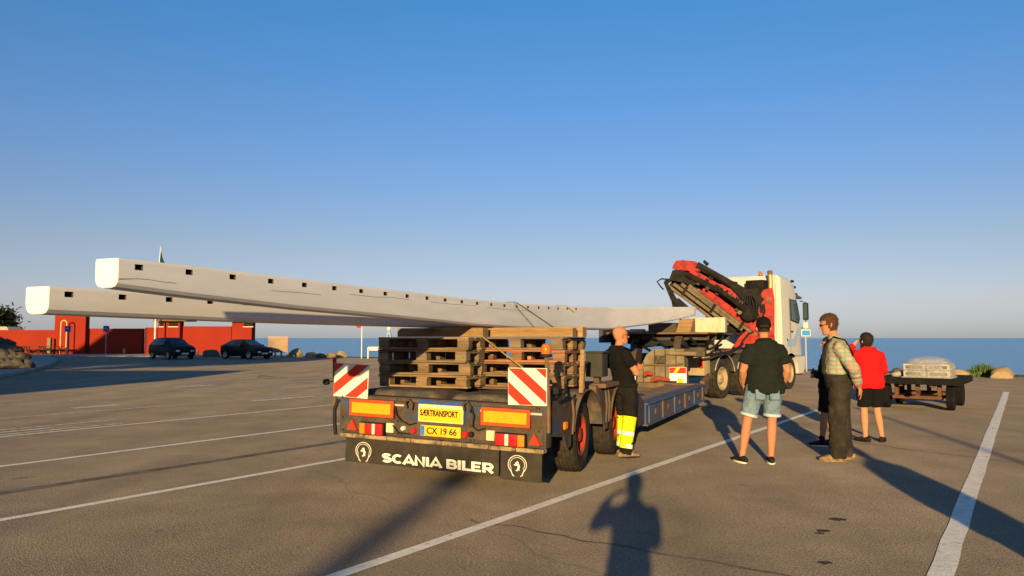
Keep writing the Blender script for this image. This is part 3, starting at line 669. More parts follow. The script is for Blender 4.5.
TAB1 = [(-3.94, .029, 2.032, 1.852, .195), (-3.4, .029, 2.034, 1.825, .20), (-2.2, .029, 2.024, 1.778, .21), (-.8, .029, 2.014, 1.745, .23), (1.0, .029, 2.006, 1.690, .25), (2.2, .029, 2.012, 1.672, .26), (3.8, .035, 2.045, 1.685, .27), (6.2, .10, 2.105, 1.695, .28), (8.5, .30, 2.184, 1.82, .27), (10.05, .48, 2.25, 1.933, .25), (11.8, .66, 2.315, 2.10, .22)]
b1 = sail_beam(TAB1, -3.94, 11.8, -3.788, .3935, 22, 'near white windmill sail beam with square mortises, its cream end highest at left')
TAB2 = [(-3.99, -.511, 1.873, 1.698, .215), (-3.4, -.511, 1.876, 1.692, .215), (-2.6, -.511, 1.880, 1.684, .20), (-1.6, -.511, 1.892, 1.678, .21), (-.1, -.511, 1.905, 1.676, .22), (2, -.511, 1.93, 1.672, .23), (5, -.53, 1.97, 1.70, .23), (8, -.40, 2.03, 1.80, .22), (11, -.2, 2.15, 1.95, .2)]
b2 = sail_beam(TAB2, -3.99, 11, -3.852, .3935, 20, 'far white windmill sail beam, the lower one reaching farthest left')
def crack(beam, x, pts, r=.0016):
    g = MB(); g.tube([(x, y, z) for y, z in pts], r, 5); g.build('crack', M['crack'], beam)
crack(b1, .0295, [(-3.93, 1.905), (-3.80, 1.915), (-3.72, 1.917), (-3.60, 1.908), (-3.5, 1.907)])
crack(b1, .0295, [(-2.6, 1.91), (-2.3, 1.913), (-2.0, 1.909)]); crack(b1, .0295, [(-1.6, 1.935), (-1.2, 1.93), (-.95, 1.94), (-.6, 1.935)]); crack(b1, .0295, [(-.2, 1.93), (.3, 1.925), (.9, 1.93)])
crack(b1, .0295, [(1.2, 1.92), (1.9, 1.915), (2.6, 1.925)])
# lashings
def strap(pts, m, wd, label, th=.006):
    g = MB()
    for a, b in zip(pts, pts[1:]): g.bar(tw(*a), tw(*b), wd, th, 0, up=TR)
    return tag(g.build('lashing_strap', M[m], None), label, 'strap', 'straps over the beams')
def strap2(pts, m, wd, label, th=.006, up=(0, 0, 1)):
    g = MB(); g.tube([tw(*p) for p in pts], [(wd/2, th/2)]*len(pts), 8, ref=up)
    return tag(g.build('lashing_strap', M[m], None), label, 'strap', 'straps over the beams')
strap2([(-.25, 2.02, 1.92), (-.25, 2.02, 2.02), (.034, 2.02, 2.024), (.040, 2.15, 1.93), (.044, 2.75, 1.68), (.20, 2.9, 1.55)], 'strap_d', .022, 'dark lashing strap running steeply down the face of the near beam', .008, TF)
strap2([(-.24, 2.06, 2.022), (.036, 2.06, 2.026), (.042, 2.5, 1.93), (.047, 3.55, 1.69), (.2, 3.8, 1.2)], 'strap_d', .022, 'dark lashing strap running at a shallow angle down the near beam', .008, TF)
strap2([(.05, .83, 1.64), (.12, .80, 1.60), (.45, .55, 1.45), (.93, .25, 1.22), (1.2, .12, .95)], 'strap_y', .055, 'yellow strap slanting from under the beams towards the right warning board', .006, TF)
strap2([(-.235, 4.0, 2.055), (-.1, 4.02, 2.062), (.03, 4.05, 2.060), (.046, 4.1, 2.03), (.05, 4.35, 1.97)], 'strap_y', .05, 'short yellow strap lying over the top edge of the near beam', .008, TF)
# blocks under the front ends of the beams
g = MB(); g.prism([(-.42, 0), (.24, 0), (.24, .32), (.02, .32)], lambda a, b, t: (t, a, b), -.16, .16)
tag(g.build('timber_block', M['timber'], None, tw(.62, 10.75, 1.6815), (0, 0, -R(TH))), 'wedge shaped timber block under the raised front end of the near beam', 'timber')
M['styro'] = mat('cream_board', (.42, .39, .30), .8, 0, .2, 6, (.28, .23, .15), .38, 6, .1)
tag(MB().box(-.42, .42, -.15, .15, 0, .36, .012).build('cream_block', M['styro'], None, tw(.98, 11.6, 1.6815), (0, 0, -R(TH))), 'pale cream block lying on the trailer neck beside the crane', 'block')
tag(MB().box(-.35, .30, -.35, .35, 0, .22, .01).build('steel_box', M['trailer_blue'], None, tw(.15, 10.75, 1.6815), (0, 0, -R(TH))), 'dark blue steel box on the trailer neck in the shade of the near beam', 'box')
tag(MB().box(-.16, .16, -.1, .1, 0, .08, .01).build('cream_block', M['styro'], None, tw(-.50, 10.6, 1.6815), (0, 0, -R(TH))), 'small pale block on the trailer neck beneath the beams', 'block')
# ------------------------------------------------------------------ tractor unit with folding crane
KH = 40.0; KF = Vector((math.sin(R(KH)), math.cos(R(KH)), 0)); KR = Vector((math.cos(R(KH)), -math.sin(R(KH)), 0))
KO = Vector((5.43, 19.6, 0))-KR*1.25
def kw(x, y, z=0): return KO+KR*x+KF*y+Vector((0, 0, z))
M['cab'] = mat('cab_white', (.44, .44, .43), .35, 0, .06, 3, (.35, .33, .30), .3, 3, .2, coat=.3)
M['cab_blue'] = mat('cab_blue', (.25, .33, .48), .35, 0, .1, 5, coat=.3)
M['glass'] = mat('cab_glass', (.03, .05, .06), .08, 0, .05, 5, spec=.8)
M['crane_red'] = mat('crane_red', (.32, .016, .010), .4, 0, .2, 8, (.10, .010, .009), .42, 6, .12, coat=.2)
M['crane_dark'] = mat('crane_dark', (.006, .0055, .0055), .5, 0, .3, 8, (.017, .012, .010), .4, 6, .1)
M['boom_beige'] = mat('boom_beige', (.125, .098, .066), .5, .0, .25, 6, (.07, .052, .035), .4, 5, .12)
M['gold'] = mat('exhaust_pipe', (.55, .42, .20), .3, .8, .15, 8)
tk = empty('tractor_truck', KO, KH)
tag(tk, 'white tractor truck with red folding crane behind its cab, pulling the low loader', 'truck')
KW = wheel_meshes(.51, .30, .29); KW1 = wheel_meshes(.49, .31, .29, dish=-.02)
for y in (0, 1.35):
    for s in (1, -1):
        add_wheel(tk, KW, (s*1.09, y, .51), M['rim_cream'], s, 10, .29, .15, .10)
        mudguard(y, .80*s, 1.28*s, 15, 165, .60, 'grey_plastic', 'rear_mudguard', tk, .52, .02)
        g = MB(); g.tube([(s*1.29, y+.615*math.cos(R(a)), .52+.615*math.sin(R(a))) for a in range(15, 166, 8)], .014, 6); g.build('mudguard_trim', M['steel'], tk)
for s in (1, -1): add_wheel(tk, KW1, (s*1.07, 4.80, .49), M['rim_cream'], s, 10, .29, .155, .02)
for s in (1, -1):
    MB().box(s*.36, s*.46, -1.0, 5.6, .72, 1.0, .01).build('chassis_rail', M['dark_steel'], tk)
    MB().lathe([(-.55, .001), (-.55, .28), (-.5, .31), (.5, .31), (.55, .28), (.55, .001)], (s*.92, 2.75, .68), 'Y', 20).build('fuel_tank', M['steel'], tk)
    MB().box(s*.62, s*1.25, 2.12, 3.45, .98, 1.06, .02).build('side_step_plate', M['dark_steel'], tk)
MB().lathe([(1.02, .001), (1.02, .5), (1.10, .5), (1.12, .42), (1.14, .001)], (0, .67, 0), 'Z', 28).build('fifth_wheel', M['dark_steel'], tk)
MB().box(-.9, .9, -1.02, -.9, .66, .98, .015).build('rear_cross_member', M['dark_steel'], tk)
M['pale_box'] = mat('pale_box', (.30, .235, .14), .8, 0, .15, 4, (.18, .13, .08), .35, 4, .1)
p = MB().box(.60, 1.22, -1.05, -.70, .62, 1.13, .02, 2).build('rear_light_box', M['pale_box'], tk)
MB().box(1.10, 1.205, -1.075, -1.045, .80, 1.05, .01).build('red_lamp', M['refl_red'], p)
MB().box(.95, 1.24, -.80, -.45, 1.15, 1.55, .02).build('hose_tower', M['pale_box'], tk)
g = MB(); g.tube([(.9, -.7, 1.5), (.6, -.4, 1.75), (.9, 0, 1.45), (1.0, .4, 1.2)], .03, 8); g.build('air_hose', M['black'], tk)
MB().box(-1.1, 1.15, 2.1, 2.9, 1.0, 1.22, .02).build('deck_plate', M['dark_steel'], tk)
# cab: stations from rear to front, half section rounded
def cab_ring(y, zb, zt, hw, rt, tb=0.0, n=5):
    pts = [(hw-.02, zb), (hw, zb+.1), (hw-tb*.3, zb+(zt-zb)*.45)]
    cx, cz = hw-tb-rt, zt-rt
    for i in range(n+1):
        a = R(90*i/n); pts.append((cx+rt*math.cos(a), cz+rt*math.sin(a)))
    return [(x, y, z) for x, z in pts]+[(-x, y, z) for x, z in reversed(pts)]
g = MB(); ST = [(4.12, 1.02, 3.40, 1.19, .10, .03), (4.16, .98, 3.45, 1.24, .14, .03), (4.40, .96, 3.46, 1.25, .16, .04), (5.0, .96, 3.43, 1.25, .18, .07), (5.5, .96, 3.30, 1.245, .20, .10), (5.75, .96, 3.08, 1.225, .22, .12), (5.92, .96, 2.60, 1.19, .22, .10), (6.02, .98, 1.95, 1.14, .16, .05), (6.03, 1.0, 1.7, 1.10, .12, .04)]
g.loft([cab_ring(*s) for s in ST]); cab = g.build('cab', M['cab'], tk, ang=30)
MB().box(-1.2, 1.2, 5.55, 6.06, .42, .98, .06, 3).build('front_bumper', M['cab'], tk)
g = MB(); X = lambda a, b, t: (t, a, b)
for s in (1, -1):
    arch = [(4.14, .98), (4.14, .70), (4.24, .66)]+[(4.80+.60*math.cos(R(a)), .49+.60*math.sin(R(a))) for a in range(160, 14, -8)]+[(5.44, .45), (5.80, .45), (5.98, .60), (5.98, .98)]
    g = MB(); g.prism(arch, X, s*1.255, s*1.05); g.build('wheel_arch_panel', M['cab'], tk)
    # side window, door seam, handle
    win = [(4.88, 2.10), (5.52, 2.02), (5.62, 2.16), (5.50, 2.62), (5.42, 2.72), (4.94, 2.74)]
    def sx_(z, y): return 1.253-.00*z
    wq = MB(); wq.prism(win, lambda a, b, t, s=s: (s*(1.246-.045*max(0, (b-2.0)/.74)+t), a, b), -.03, .008); wf = wq.build('side_window', M['glass'], tk)
    fr = MB(); fr.tube([(s*(1.258-.045*max(0, (b-2.0)/.74)), a, b) for a, b in win+[win[0]]], .014, 6); fr.build('window_seal', M['black'], wf)
    sm = MB(); sm.tube([(s*1.240, 4.80, 2.80), (s*1.252, 4.80, 2.0), (s*1.250, 4.80, 1.02)], .006, 5); sm.build('door_seam', M['grey_plastic'], tk)
    MB().box(s*1.244, s*1.262, 4.86, 5.02, 1.72, 1.77, .006).build('door_handle', M['black'], tk)
    MB().box(s*1.244, s*1.258, 4.50, 4.58, 1.45, 1.53, .006).build('filler_cap', M['black'], tk)
    MB().box(s*1.10, s*1.22, 5.50, 5.85, .40, .62, .02).build('cab_step', M['grey_plastic'], tk)
    ma = MB().tube([(s*1.20, 5.80, 2.72), (s*1.36, 5.86, 2.68), (s*1.36, 5.86, 1.90), (s*1.20, 5.88, 1.86)], .018, 6).build('mirror_arm', M['black'], tk)
    MB().box(s*1.28, s*1.44, 5.80, 5.92, 2.12, 2.66, .035, 3).build('mirror', M['black'], ma)
    MB().box(s*1.28, s*1.44, 5.79, 5.92, 1.84, 2.06, .035, 3).build('mirror', M['cab'], ma)
    MB().box(s*1.29, s*1.43, 5.792, 5.802, 2.16, 2.62, .004).build('mirror_glass', M['glass'], ma)
    hl = MB().box(s*.80, s*1.15, 6.05, 6.075, .66, .86, .01).build('headlight', M['lens_white'], tk)
    bl = MB(); bl.prism([(4.45, 1.30), (5.2, 1.30), (5.75, 1.9), (5.55, 1.98), (5.0, 1.52), (4.45, 1.50)], lambda a, b, t, s=s: (s*(1.2515+t), a, b), -.02, .003); bl.build('blue_swoosh', M['cab_blue'], tk)
wq = MB(); wq.prism([(-1.0, 2.05), (1.0, 2.05), (.95, 2.95), (-.95, 2.95)], lambda a, b, t: (a, 6.035-.30*max(0, (b-2.05))+t, b), -.03, .012); wq.build('windscreen', M['glass'], tk)
MB().box(-.7, .7, 6.03, 6.07, 1.1, 1.6, .01).build('radiator_grille', M['black'], tk)
sv = MB(); sv.prism([(5.45, 2.98), (6.25, 2.86), (6.24, 2.80), (5.5, 2.90)], X, -1.12, 1.12); sv.build('sun_visor', M['glass'], tk)
# things on the rear wall and roof of the cab
for x0, x1 in ((.28, .84), (-.75, -.1)): MB().box(x0, x1, 3.78, 4.115, 2.75, 3.30, .03, 2).build('air_filter_box', M['crane_dark'], tk)
MB().tube([(1.02, 3.88, 1.2), (1.02, 3.88, 3.35), (1.02, 3.84, 3.48)], .065, 12).build('exhaust_stack', M['gold'], tk)
MB().lathe([(3.42, .05), (3.46, .075), (3.54, .075), (3.57, .05)], (1.02, 3.85, 0), 'Z', 14).build('exhaust_cap', M['rusty'], tk)
for x in (-.95, .55):
    b = MB().lathe([(3.45, .07), (3.48, .07)], (x, 4.3, 0), 'Z', 14).build('beacon_base', M['black'], tk)
    MB().lathe([(3.48, .06), (3.56, .058), (3.60, .04), (3.61, .001)], (x, 4.3, 0), 'Z', 14).build('beacon_dome', M['amber'], b)
for y, z in ((5.55, 3.30), (5.72, 3.12), (5.85, 2.90)): MB().box(1.02, 1.10, y-.04, y+.08, z, z+.08, .015).build('roof_lamp', M['black'], tk)
MB().box(-1.24, 1.24, 4.085, 4.118, 1.0, 1.06, .006).build('cab_rear_sill', M['grey_plastic'], tk)
MB().tube([(1.10, 4.10, 1.1), (1.10, 4.10, 3.2)], .02, 6).build('grab_rail', M['cab'], tk)

# ---- crane, folded on a slant behind the cab
CH = 14.5; CO = Vector((7.48, 22.2, 0)); CF = Vector((math.sin(R(CH)), math.cos(R(CH)), 0)); CR = Vector((math.cos(R(CH)), -math.sin(R(CH)), 0))
def cp(u, v):                # sight line met with the crane's own plane, in crane coordinates
    r = ray(u, v); o = Vector((0, 0, CAM_H)); t = (CO-o).dot(CF)/r.dot(CF); p = o+r*t-CO
    return (p.dot(CR), p.z)
dv = CO-KO
crane = MB()
col = [cp(*q) for q in [(757, 343), (757, 322), (759, 297), (763, 290), (772, 288), (774, 300), (774, 343)]]
crane.prism([(a, b) for a, b in col], lambda a, b, t: (a, t, b), -.22, .22)
crane.box(-.55, .15, -.32, .32, 1.0, 1.62, .03)
cr_ = crane.build('crane', M['crane_red'], tk); cr_.location = (dv.dot(KR), dv.dot(KF), 0); cr_.rotation_euler = (0, 0, R(KH-CH))
def cpoly(nm, m, pts, y0, y1, bev=True):
    g = MB(); g.prism([cp(*q) for q in pts], lambda a, b, t: (a, t, b), y0, y1); return g.build(nm, M[m], cr_, smooth=False)
def cbar(nm, m, a, b, ht, y0, y1):
    (ax, az), (bx, bz) = cp(*a), cp(*b); g = MB(); yy = (y0+y1)/2
    g.bar((ax, yy, az), (bx, yy, bz), abs(y1-y0), ht, min(.012, ht*.2), up=(-(bz-az), 0, bx-ax)); return g.build(nm, M[m], cr_)
def ctube(nm, m, pts, r, yy):
    g = MB(); g.tube([(cp(*q)[0], yy, cp(*q)[1]) for q in pts], r, 8); return g.build(nm, M[m], cr_)
cpoly('inner_frame', 'crane_dark', [(671, 281), (678, 268), (700, 267), (735, 283), (760, 300), (760, 336), (735, 330), (700, 303)], .12, .30)
# nested extension beams, lowest first
for (a, b, h_, m) in [((667, 285), (716, 322), .085, 'boom_beige'), ((674, 284.5), (728, 325), .10, 'boom_beige'), ((681.5, 284.5), (742, 330), .10, 'boom_beige'), ((689, 286), (752, 333), .105, 'boom_beige'), ((697, 290), (757, 335), .085, 'canvas')]:
    cbar('extension_beam', m, a, b, h_, -.34, -.06)
cbar('lower_boom', 'crane_red', (703, 289), (768, 338), .17, -.10, .16)
cbar('boom_rail', 'crane_red', (700, 291.5), (762, 337.5), .045, -.36, -.30)
cbar('inner_boom', 'crane_dark', (672, 281), (745, 330), .50, .0, .30)
cbar('main_boom', 'crane_red', (690, 270.5), (752, 306.5), .15, -.22, .12)
cbar('boom_cover', 'crane_dark', (697, 265.5), (762, 302), .20, -.26, .16)
cpoly('boom_head', 'crane_red', [(672.5, 268), (676, 261.5), (683, 260.8), (695, 262), (705, 266.5), (707, 271), (696, 272.5), (686, 271), (679, 271)], -.24, .14)
cpoly('head_link', 'crane_dark', [(673, 271), (681, 270.5), (693, 275), (700, 283), (692, 287), (683, 283), (672, 281), (667, 284), (664.5, 281.5), (670, 279)], -.30, .05)
cpoly('end_plate', 'crane_dark', [(664, 283), (667.5, 282), (677, 299), (690, 309.5), (679, 307.5), (671, 300)], -.37, -.02)
cpoly('weight_box', 'crane_dark', [(671, 298), (680, 299), (690, 308), (673, 308)], -.28, .2)
ctube('tip_hook', 'crane_dark', [(669, 280), (662, 279.3), (657.5, 282), (661, 287), (664, 290)], .022, -.2)
ctube('lift_cylinder', 'crane_dark', [(686, 275), (716, 290), (742, 307)], .085, -.30)
ctube('cylinder_rod', 'steel', [(742, 307), (752, 313)], .045, -.30)
ctube('lift_cylinder', 'crane_dark', [(718, 290), (745, 311)], .06, -.42)
cpoly('boom_plate', 'crane_red', [(715, 284), (722, 285), (737, 294), (741, 303), (728, 296), (715, 289)], -.275, -.20)
(ax, az) = cp(748, 314); MB().lathe([(-.46, .001), (-.46, .10), (-.40, .22), (-.1, .25), (.2, .25), (.2, .001)], (ax, 0, az), 'Y', 24).build('slewing_joint', M['crane_dark'], cr_)
MB().lathe([(-.49, .001), (-.49, .06), (-.44, .06)], (cp(739, 313)[0], 0, cp(739, 313)[1]), 'Y', 12).build('pivot_pin', M['boom_beige'], cr_)
cpoly('valve_block', 'crane_dark', [(741, 291), (757, 289), (761, 297), (758, 309), (746, 307)], -.34, .1)
cpoly('crane_foot', 'crane_red', [(757, 318), (752, 325), (738, 338), (733, 347), (757, 347)], -.30, .1)
cpoly('guard_plate', 'crane_dark', [(703, 262), (704.5, 260.5), (709, 264), (706.5, 266)], -.2, .1)
for k in range(5):
    ctube('hydraulic_hose', 'black', [(700+k*3, 268+k*1.4), (722+k*2, 283+k), (744, 296+k*1.5), (752+k, 309+k), (758, 300+2*k)], .016, -.30-.025*k)
ctube('hydraulic_hose', 'black', [(757, 330), (748, 334), (742, 341), (739, 350)], .03, -.33)
ctube('hydraulic_hose', 'black', [(764, 312), (761, 320), (764, 330)], .025, -.26)
for s in (1, -1):    # outrigger legs
    o = MB().box(s*1.05, s*1.22, 3.15, 3.35, .45, 1.65, .02).box(s*1.0, s*1.27, 3.08, 3.42, .40, .46, .01).build('outrigger_leg', M['crane_red' if s < 0 else 'dark_steel'], tk)
MB().box(-1.2, 1.2, 3.12, 3.38, 1.02, 1.24, .015).build('outrigger_beam', M['crane_red'], tk)

rc = random.Random(3)
for k in range(34):     # clamps, brackets and valve bodies along the booms
    f = rc.random(); a = (692+f*58+rc.uniform(-3, 3), 268+f*38+rc.uniform(-2, 9)); w_ = rc.uniform(1.6, 4.2); h_ = rc.uniform(1.4, 3.4)
    cpoly('boom_bracket', rc.choice(['crane_dark', 'crane_dark', 'crane_red', 'dark_steel']), [(a[0], a[1]), (a[0]+w_, a[1]+w_*.6), (a[0]+w_-h_*.5, a[1]+w_*.6+h_), (a[0]-h_*.5, a[1]+h_)], -.40+.005*k, -.20)
for k in range(9):
    f = k/8; a = (672+f*74, 289+f*46)
    cpoly('beam_clamp', 'crane_dark', [(a[0]+5, a[1]-8), (a[0]+7.5, a[1]-6.5), (a[0]+2.5, a[1]+1.5), (a[0], a[1])], -.38, -.30) if k % 3 == 1 else None
for k in range(6):
    ctube('hydraulic_hose', 'black', [(744+k*1.5, 296), (740+k*3, 303+rc.uniform(-3, 3)), (745+k*2, 310), (752+k*1.2, 318+rc.uniform(-3, 4)), (757, 312+k*3)], .018, -.42-.02*k)
cpoly('column_bracket', 'crane_dark', [(759, 305), (764, 304), (765, 312), (760, 313)], -.30, -.2)
cpoly('rating_plate', 'boom_beige', [(766, 298), (770.5, 298), (770.5, 302), (766, 302)], -.232, -.215)
# ------------------------------------------------------------------ people
SKIN = mat('skin', (.37, .175, .105), .7, 0, .08, 14); SKIN2 = mat('skin_tanned', (.34, .150, .085), .7, 0, .1, 14)
M['tee_green'] = mat('dark_green_cotton', (.0085, .0115, .0095), .9, 0, .25, 6); M['tee_black'] = mat('black_cotton', (.0045, .0045, .005), .9, 0, .25, 6)
M['denim'] = mat('faded_denim', (.085, .14, .20), .9, 0, .2, 10, (.17, .23, .28), .36, 5, .18, .3, 200)
M['denim_cuff'] = mat('denim_cuff', (.33, .37, .40), .9, 0, .15, 20)
M['trouser_dark'] = mat('dark_work_cloth', (.0095, .0082, .0075), .9, 0, .3, 6); M['overall'] = mat('dusty_overall_cloth', (.019, .016, .0135), .9, 0, .35, 6, (.042, .034, .026), .38, 5, .15)
M['hivis'] = mat('hi_vis_yellow', (.48, .58, .012), .8, 0, .08, 10); M['silver'] = mat('reflective_silver', (.62, .62, .60), .5, 0, .08, 20)
M['red_cloth'] = mat('red_cotton', (.42, .007, .009), .9, 0, .12, 6); M['black_cloth'] = mat('black_shorts_cloth', (.0045, .0045, .005), .9, 0, .25, 6)
M['shoe_black'] = mat('shoe_black', (.014, .013, .013), .7, 0, .2, 14); M['sole'] = mat('shoe_sole', (.55, .50, .43), .7); M['boot'] = mat('tan_boot', (.22, .15, .085), .85, 0, .3, 14, (.08, .05, .03), .4, 20, .1)
M['hair_brown'] = mat('brown_hair', (.060, .028, .015), .75, 0, .4, 60); M['hair_dark'] = mat('dark_hair', (.022, .015, .011), .7, 0, .4, 60); M['hair_grey'] = mat('grey_stubble', (.30, .22, .17), .8, 0, .2, 60)
M['eye'] = mat('eye', (.03, .02, .015), .3); M['lips'] = mat('lips', (.38, .13, .09), .7)
def plaid():
    m = bpy.data.materials.new('plaid_shirt'); m.use_nodes = True; t = m.node_tree; N = t.nodes; L = t.links; b = N['Principled BSDF']; b.inputs['Roughness'].default_value = .9; b.inputs['Specular IOR Level'].default_value = .1
    tc = N.new('ShaderNodeTexCoord'); last = None; base = (.27, .285, .215, 1)
    for d, sc, col, lo in (('X', 3.4, (.36, .17, .15, 1), .62), ('Z', 3.4, (.36, .18, .155, 1), .62), ('Z', 6.1, (.15, .21, .15, 1), .72), ('Y', 3.4, (.16, .22, .155, 1), .68)):
        wv = N.new('ShaderNodeTexWave'); wv.bands_direction = d; wv.inputs['Scale'].default_value = sc; wv.inputs['Distortion'].default_value = .6; wv.inputs['Detail Scale'].default_value = 1; L.new(tc.outputs['Object'], wv.inputs['Vector'])
        mr = N.new('ShaderNodeMapRange'); mr.inputs[1].default_value = lo; mr.inputs[2].default_value = lo+.16; mr.inputs[4].default_value = .85; L.new(wv.outputs['Fac'], mr.inputs[0])
        mx = N.new('ShaderNodeMixRGB'); mx.inputs[2].default_value = col; L.new(mr.outputs[0], mx.inputs[0])
        if last is None: mx.inputs[1].default_value = base
        else: L.new(last, mx.inputs[1])
        last = mx.outputs[0]
    L.new(last, b.inputs['Base Color']); return m
M['plaid'] = plaid()

def remeshed(g, name, voxel, smooth_it=6, wrinkle=0.0, wscale=(6, 6, 13), seed=0):
    me = g.mesh('tmp', False); o = bpy.data.objects.new('tmp', me); C.objects.link(o)
    r = o.modifiers.new('r', 'REMESH'); r.mode = 'VOXEL'; r.voxel_size = voxel
    sm = o.modifiers.new('s', 'SMOOTH'); sm.factor = .5; sm.iterations = smooth_it
    dg = bpy.context.evaluated_depsgraph_get(); dg.update()
    out = bpy.data.meshes.new_from_object(o.evaluated_get(dg)); out.name = name
    bpy.data.objects.remove(o); bpy.data.meshes.remove(me)
    if wrinkle:
        out.update(); nrm = [v.normal.copy() for v in out.vertices]
        for v, n in zip(out.vertices, nrm):
            p = Vector((v.co.x*wscale[0]+seed*7.3, v.co.y*wscale[1], v.co.z*wscale[2]))
            f = mn.noise(p)+.5*mn.noise(p*2.3)
            v.co += n*(wrinkle*(1-abs(f)*2.2))
    for p in out.polygons: p.use_smooth = True
    return out
HEAD = [(0, .030, .030, .050), (.018, .046, .050, .036), (.045, .056, .072, .018), (.085, .066, .088, .006), (.125, .073, .096, 0), (.165, .074, .097, -.003), (.198, .063, .084, -.006), (.222, .040, .056, -.008), (.236, .012, .018, -.008)]
def head_rings(k=1.0, seg=20, dz=0.0):
    out = []
    for z, rx, ry, yo in HEAD:
        zc = .12+(z-.12)*k+dz
        out.append([Vector((rx*k*math.cos(a), yo+ry*k*math.sin(a), zc)) for a in [2*math.pi*i/seg for i in range(seg)]])
    return out
def hand(g, wrist, d, up, side, curl=.5, spread=.012, k=1.0):
    # palm, four unequal fingers, thumb leaving the side of the palm. d: direction, up: back of hand, side: +1 thumb on d x up side
    wrist = Vector(wrist); d = Vector(d).normalized(); up = Vector(up); up = (up-d*up.dot(d)).normalized(); s = d.cross(up)*side
    pc = wrist+d*.095*k
    g.tube([wrist-d*.02, wrist+d*.03*k, pc], [(.019*k, .026*k), (.017*k, .036*k), (.015*k, .040*k)], 12, ref=up, rounded=True)
    for i, L_ in enumerate((.070, .080, .076, .060)):
        base = wrist+d*.088*k+s*(.027-.0185*i)*k; p = base; pts = [p]; a = 0
        for j, f in enumerate((.45, .32, .25)):
            a += curl*(.6+.25*j); dr = (d*math.cos(a)-up*math.sin(a)+s*(spread*(1.5-i)*2)).normalized(); p = p+dr*L_*k*f*1.05; pts.append(p)
        g.tube(pts, [.0095*k, .0088*k, .008*k, .007*k], 8, rounded=True)
    t0 = wrist+d*.030*k+s*.026*k; t1 = t0+(d*.6+s*.75-up*.3).normalized()*.04*k; t2 = t1+(d*.9+s*.15-up*.4).normalized()*.035*k
    g.tube([t0, t1, t2], [.0125*k, .0105*k, .0085*k], 8, rounded=True)

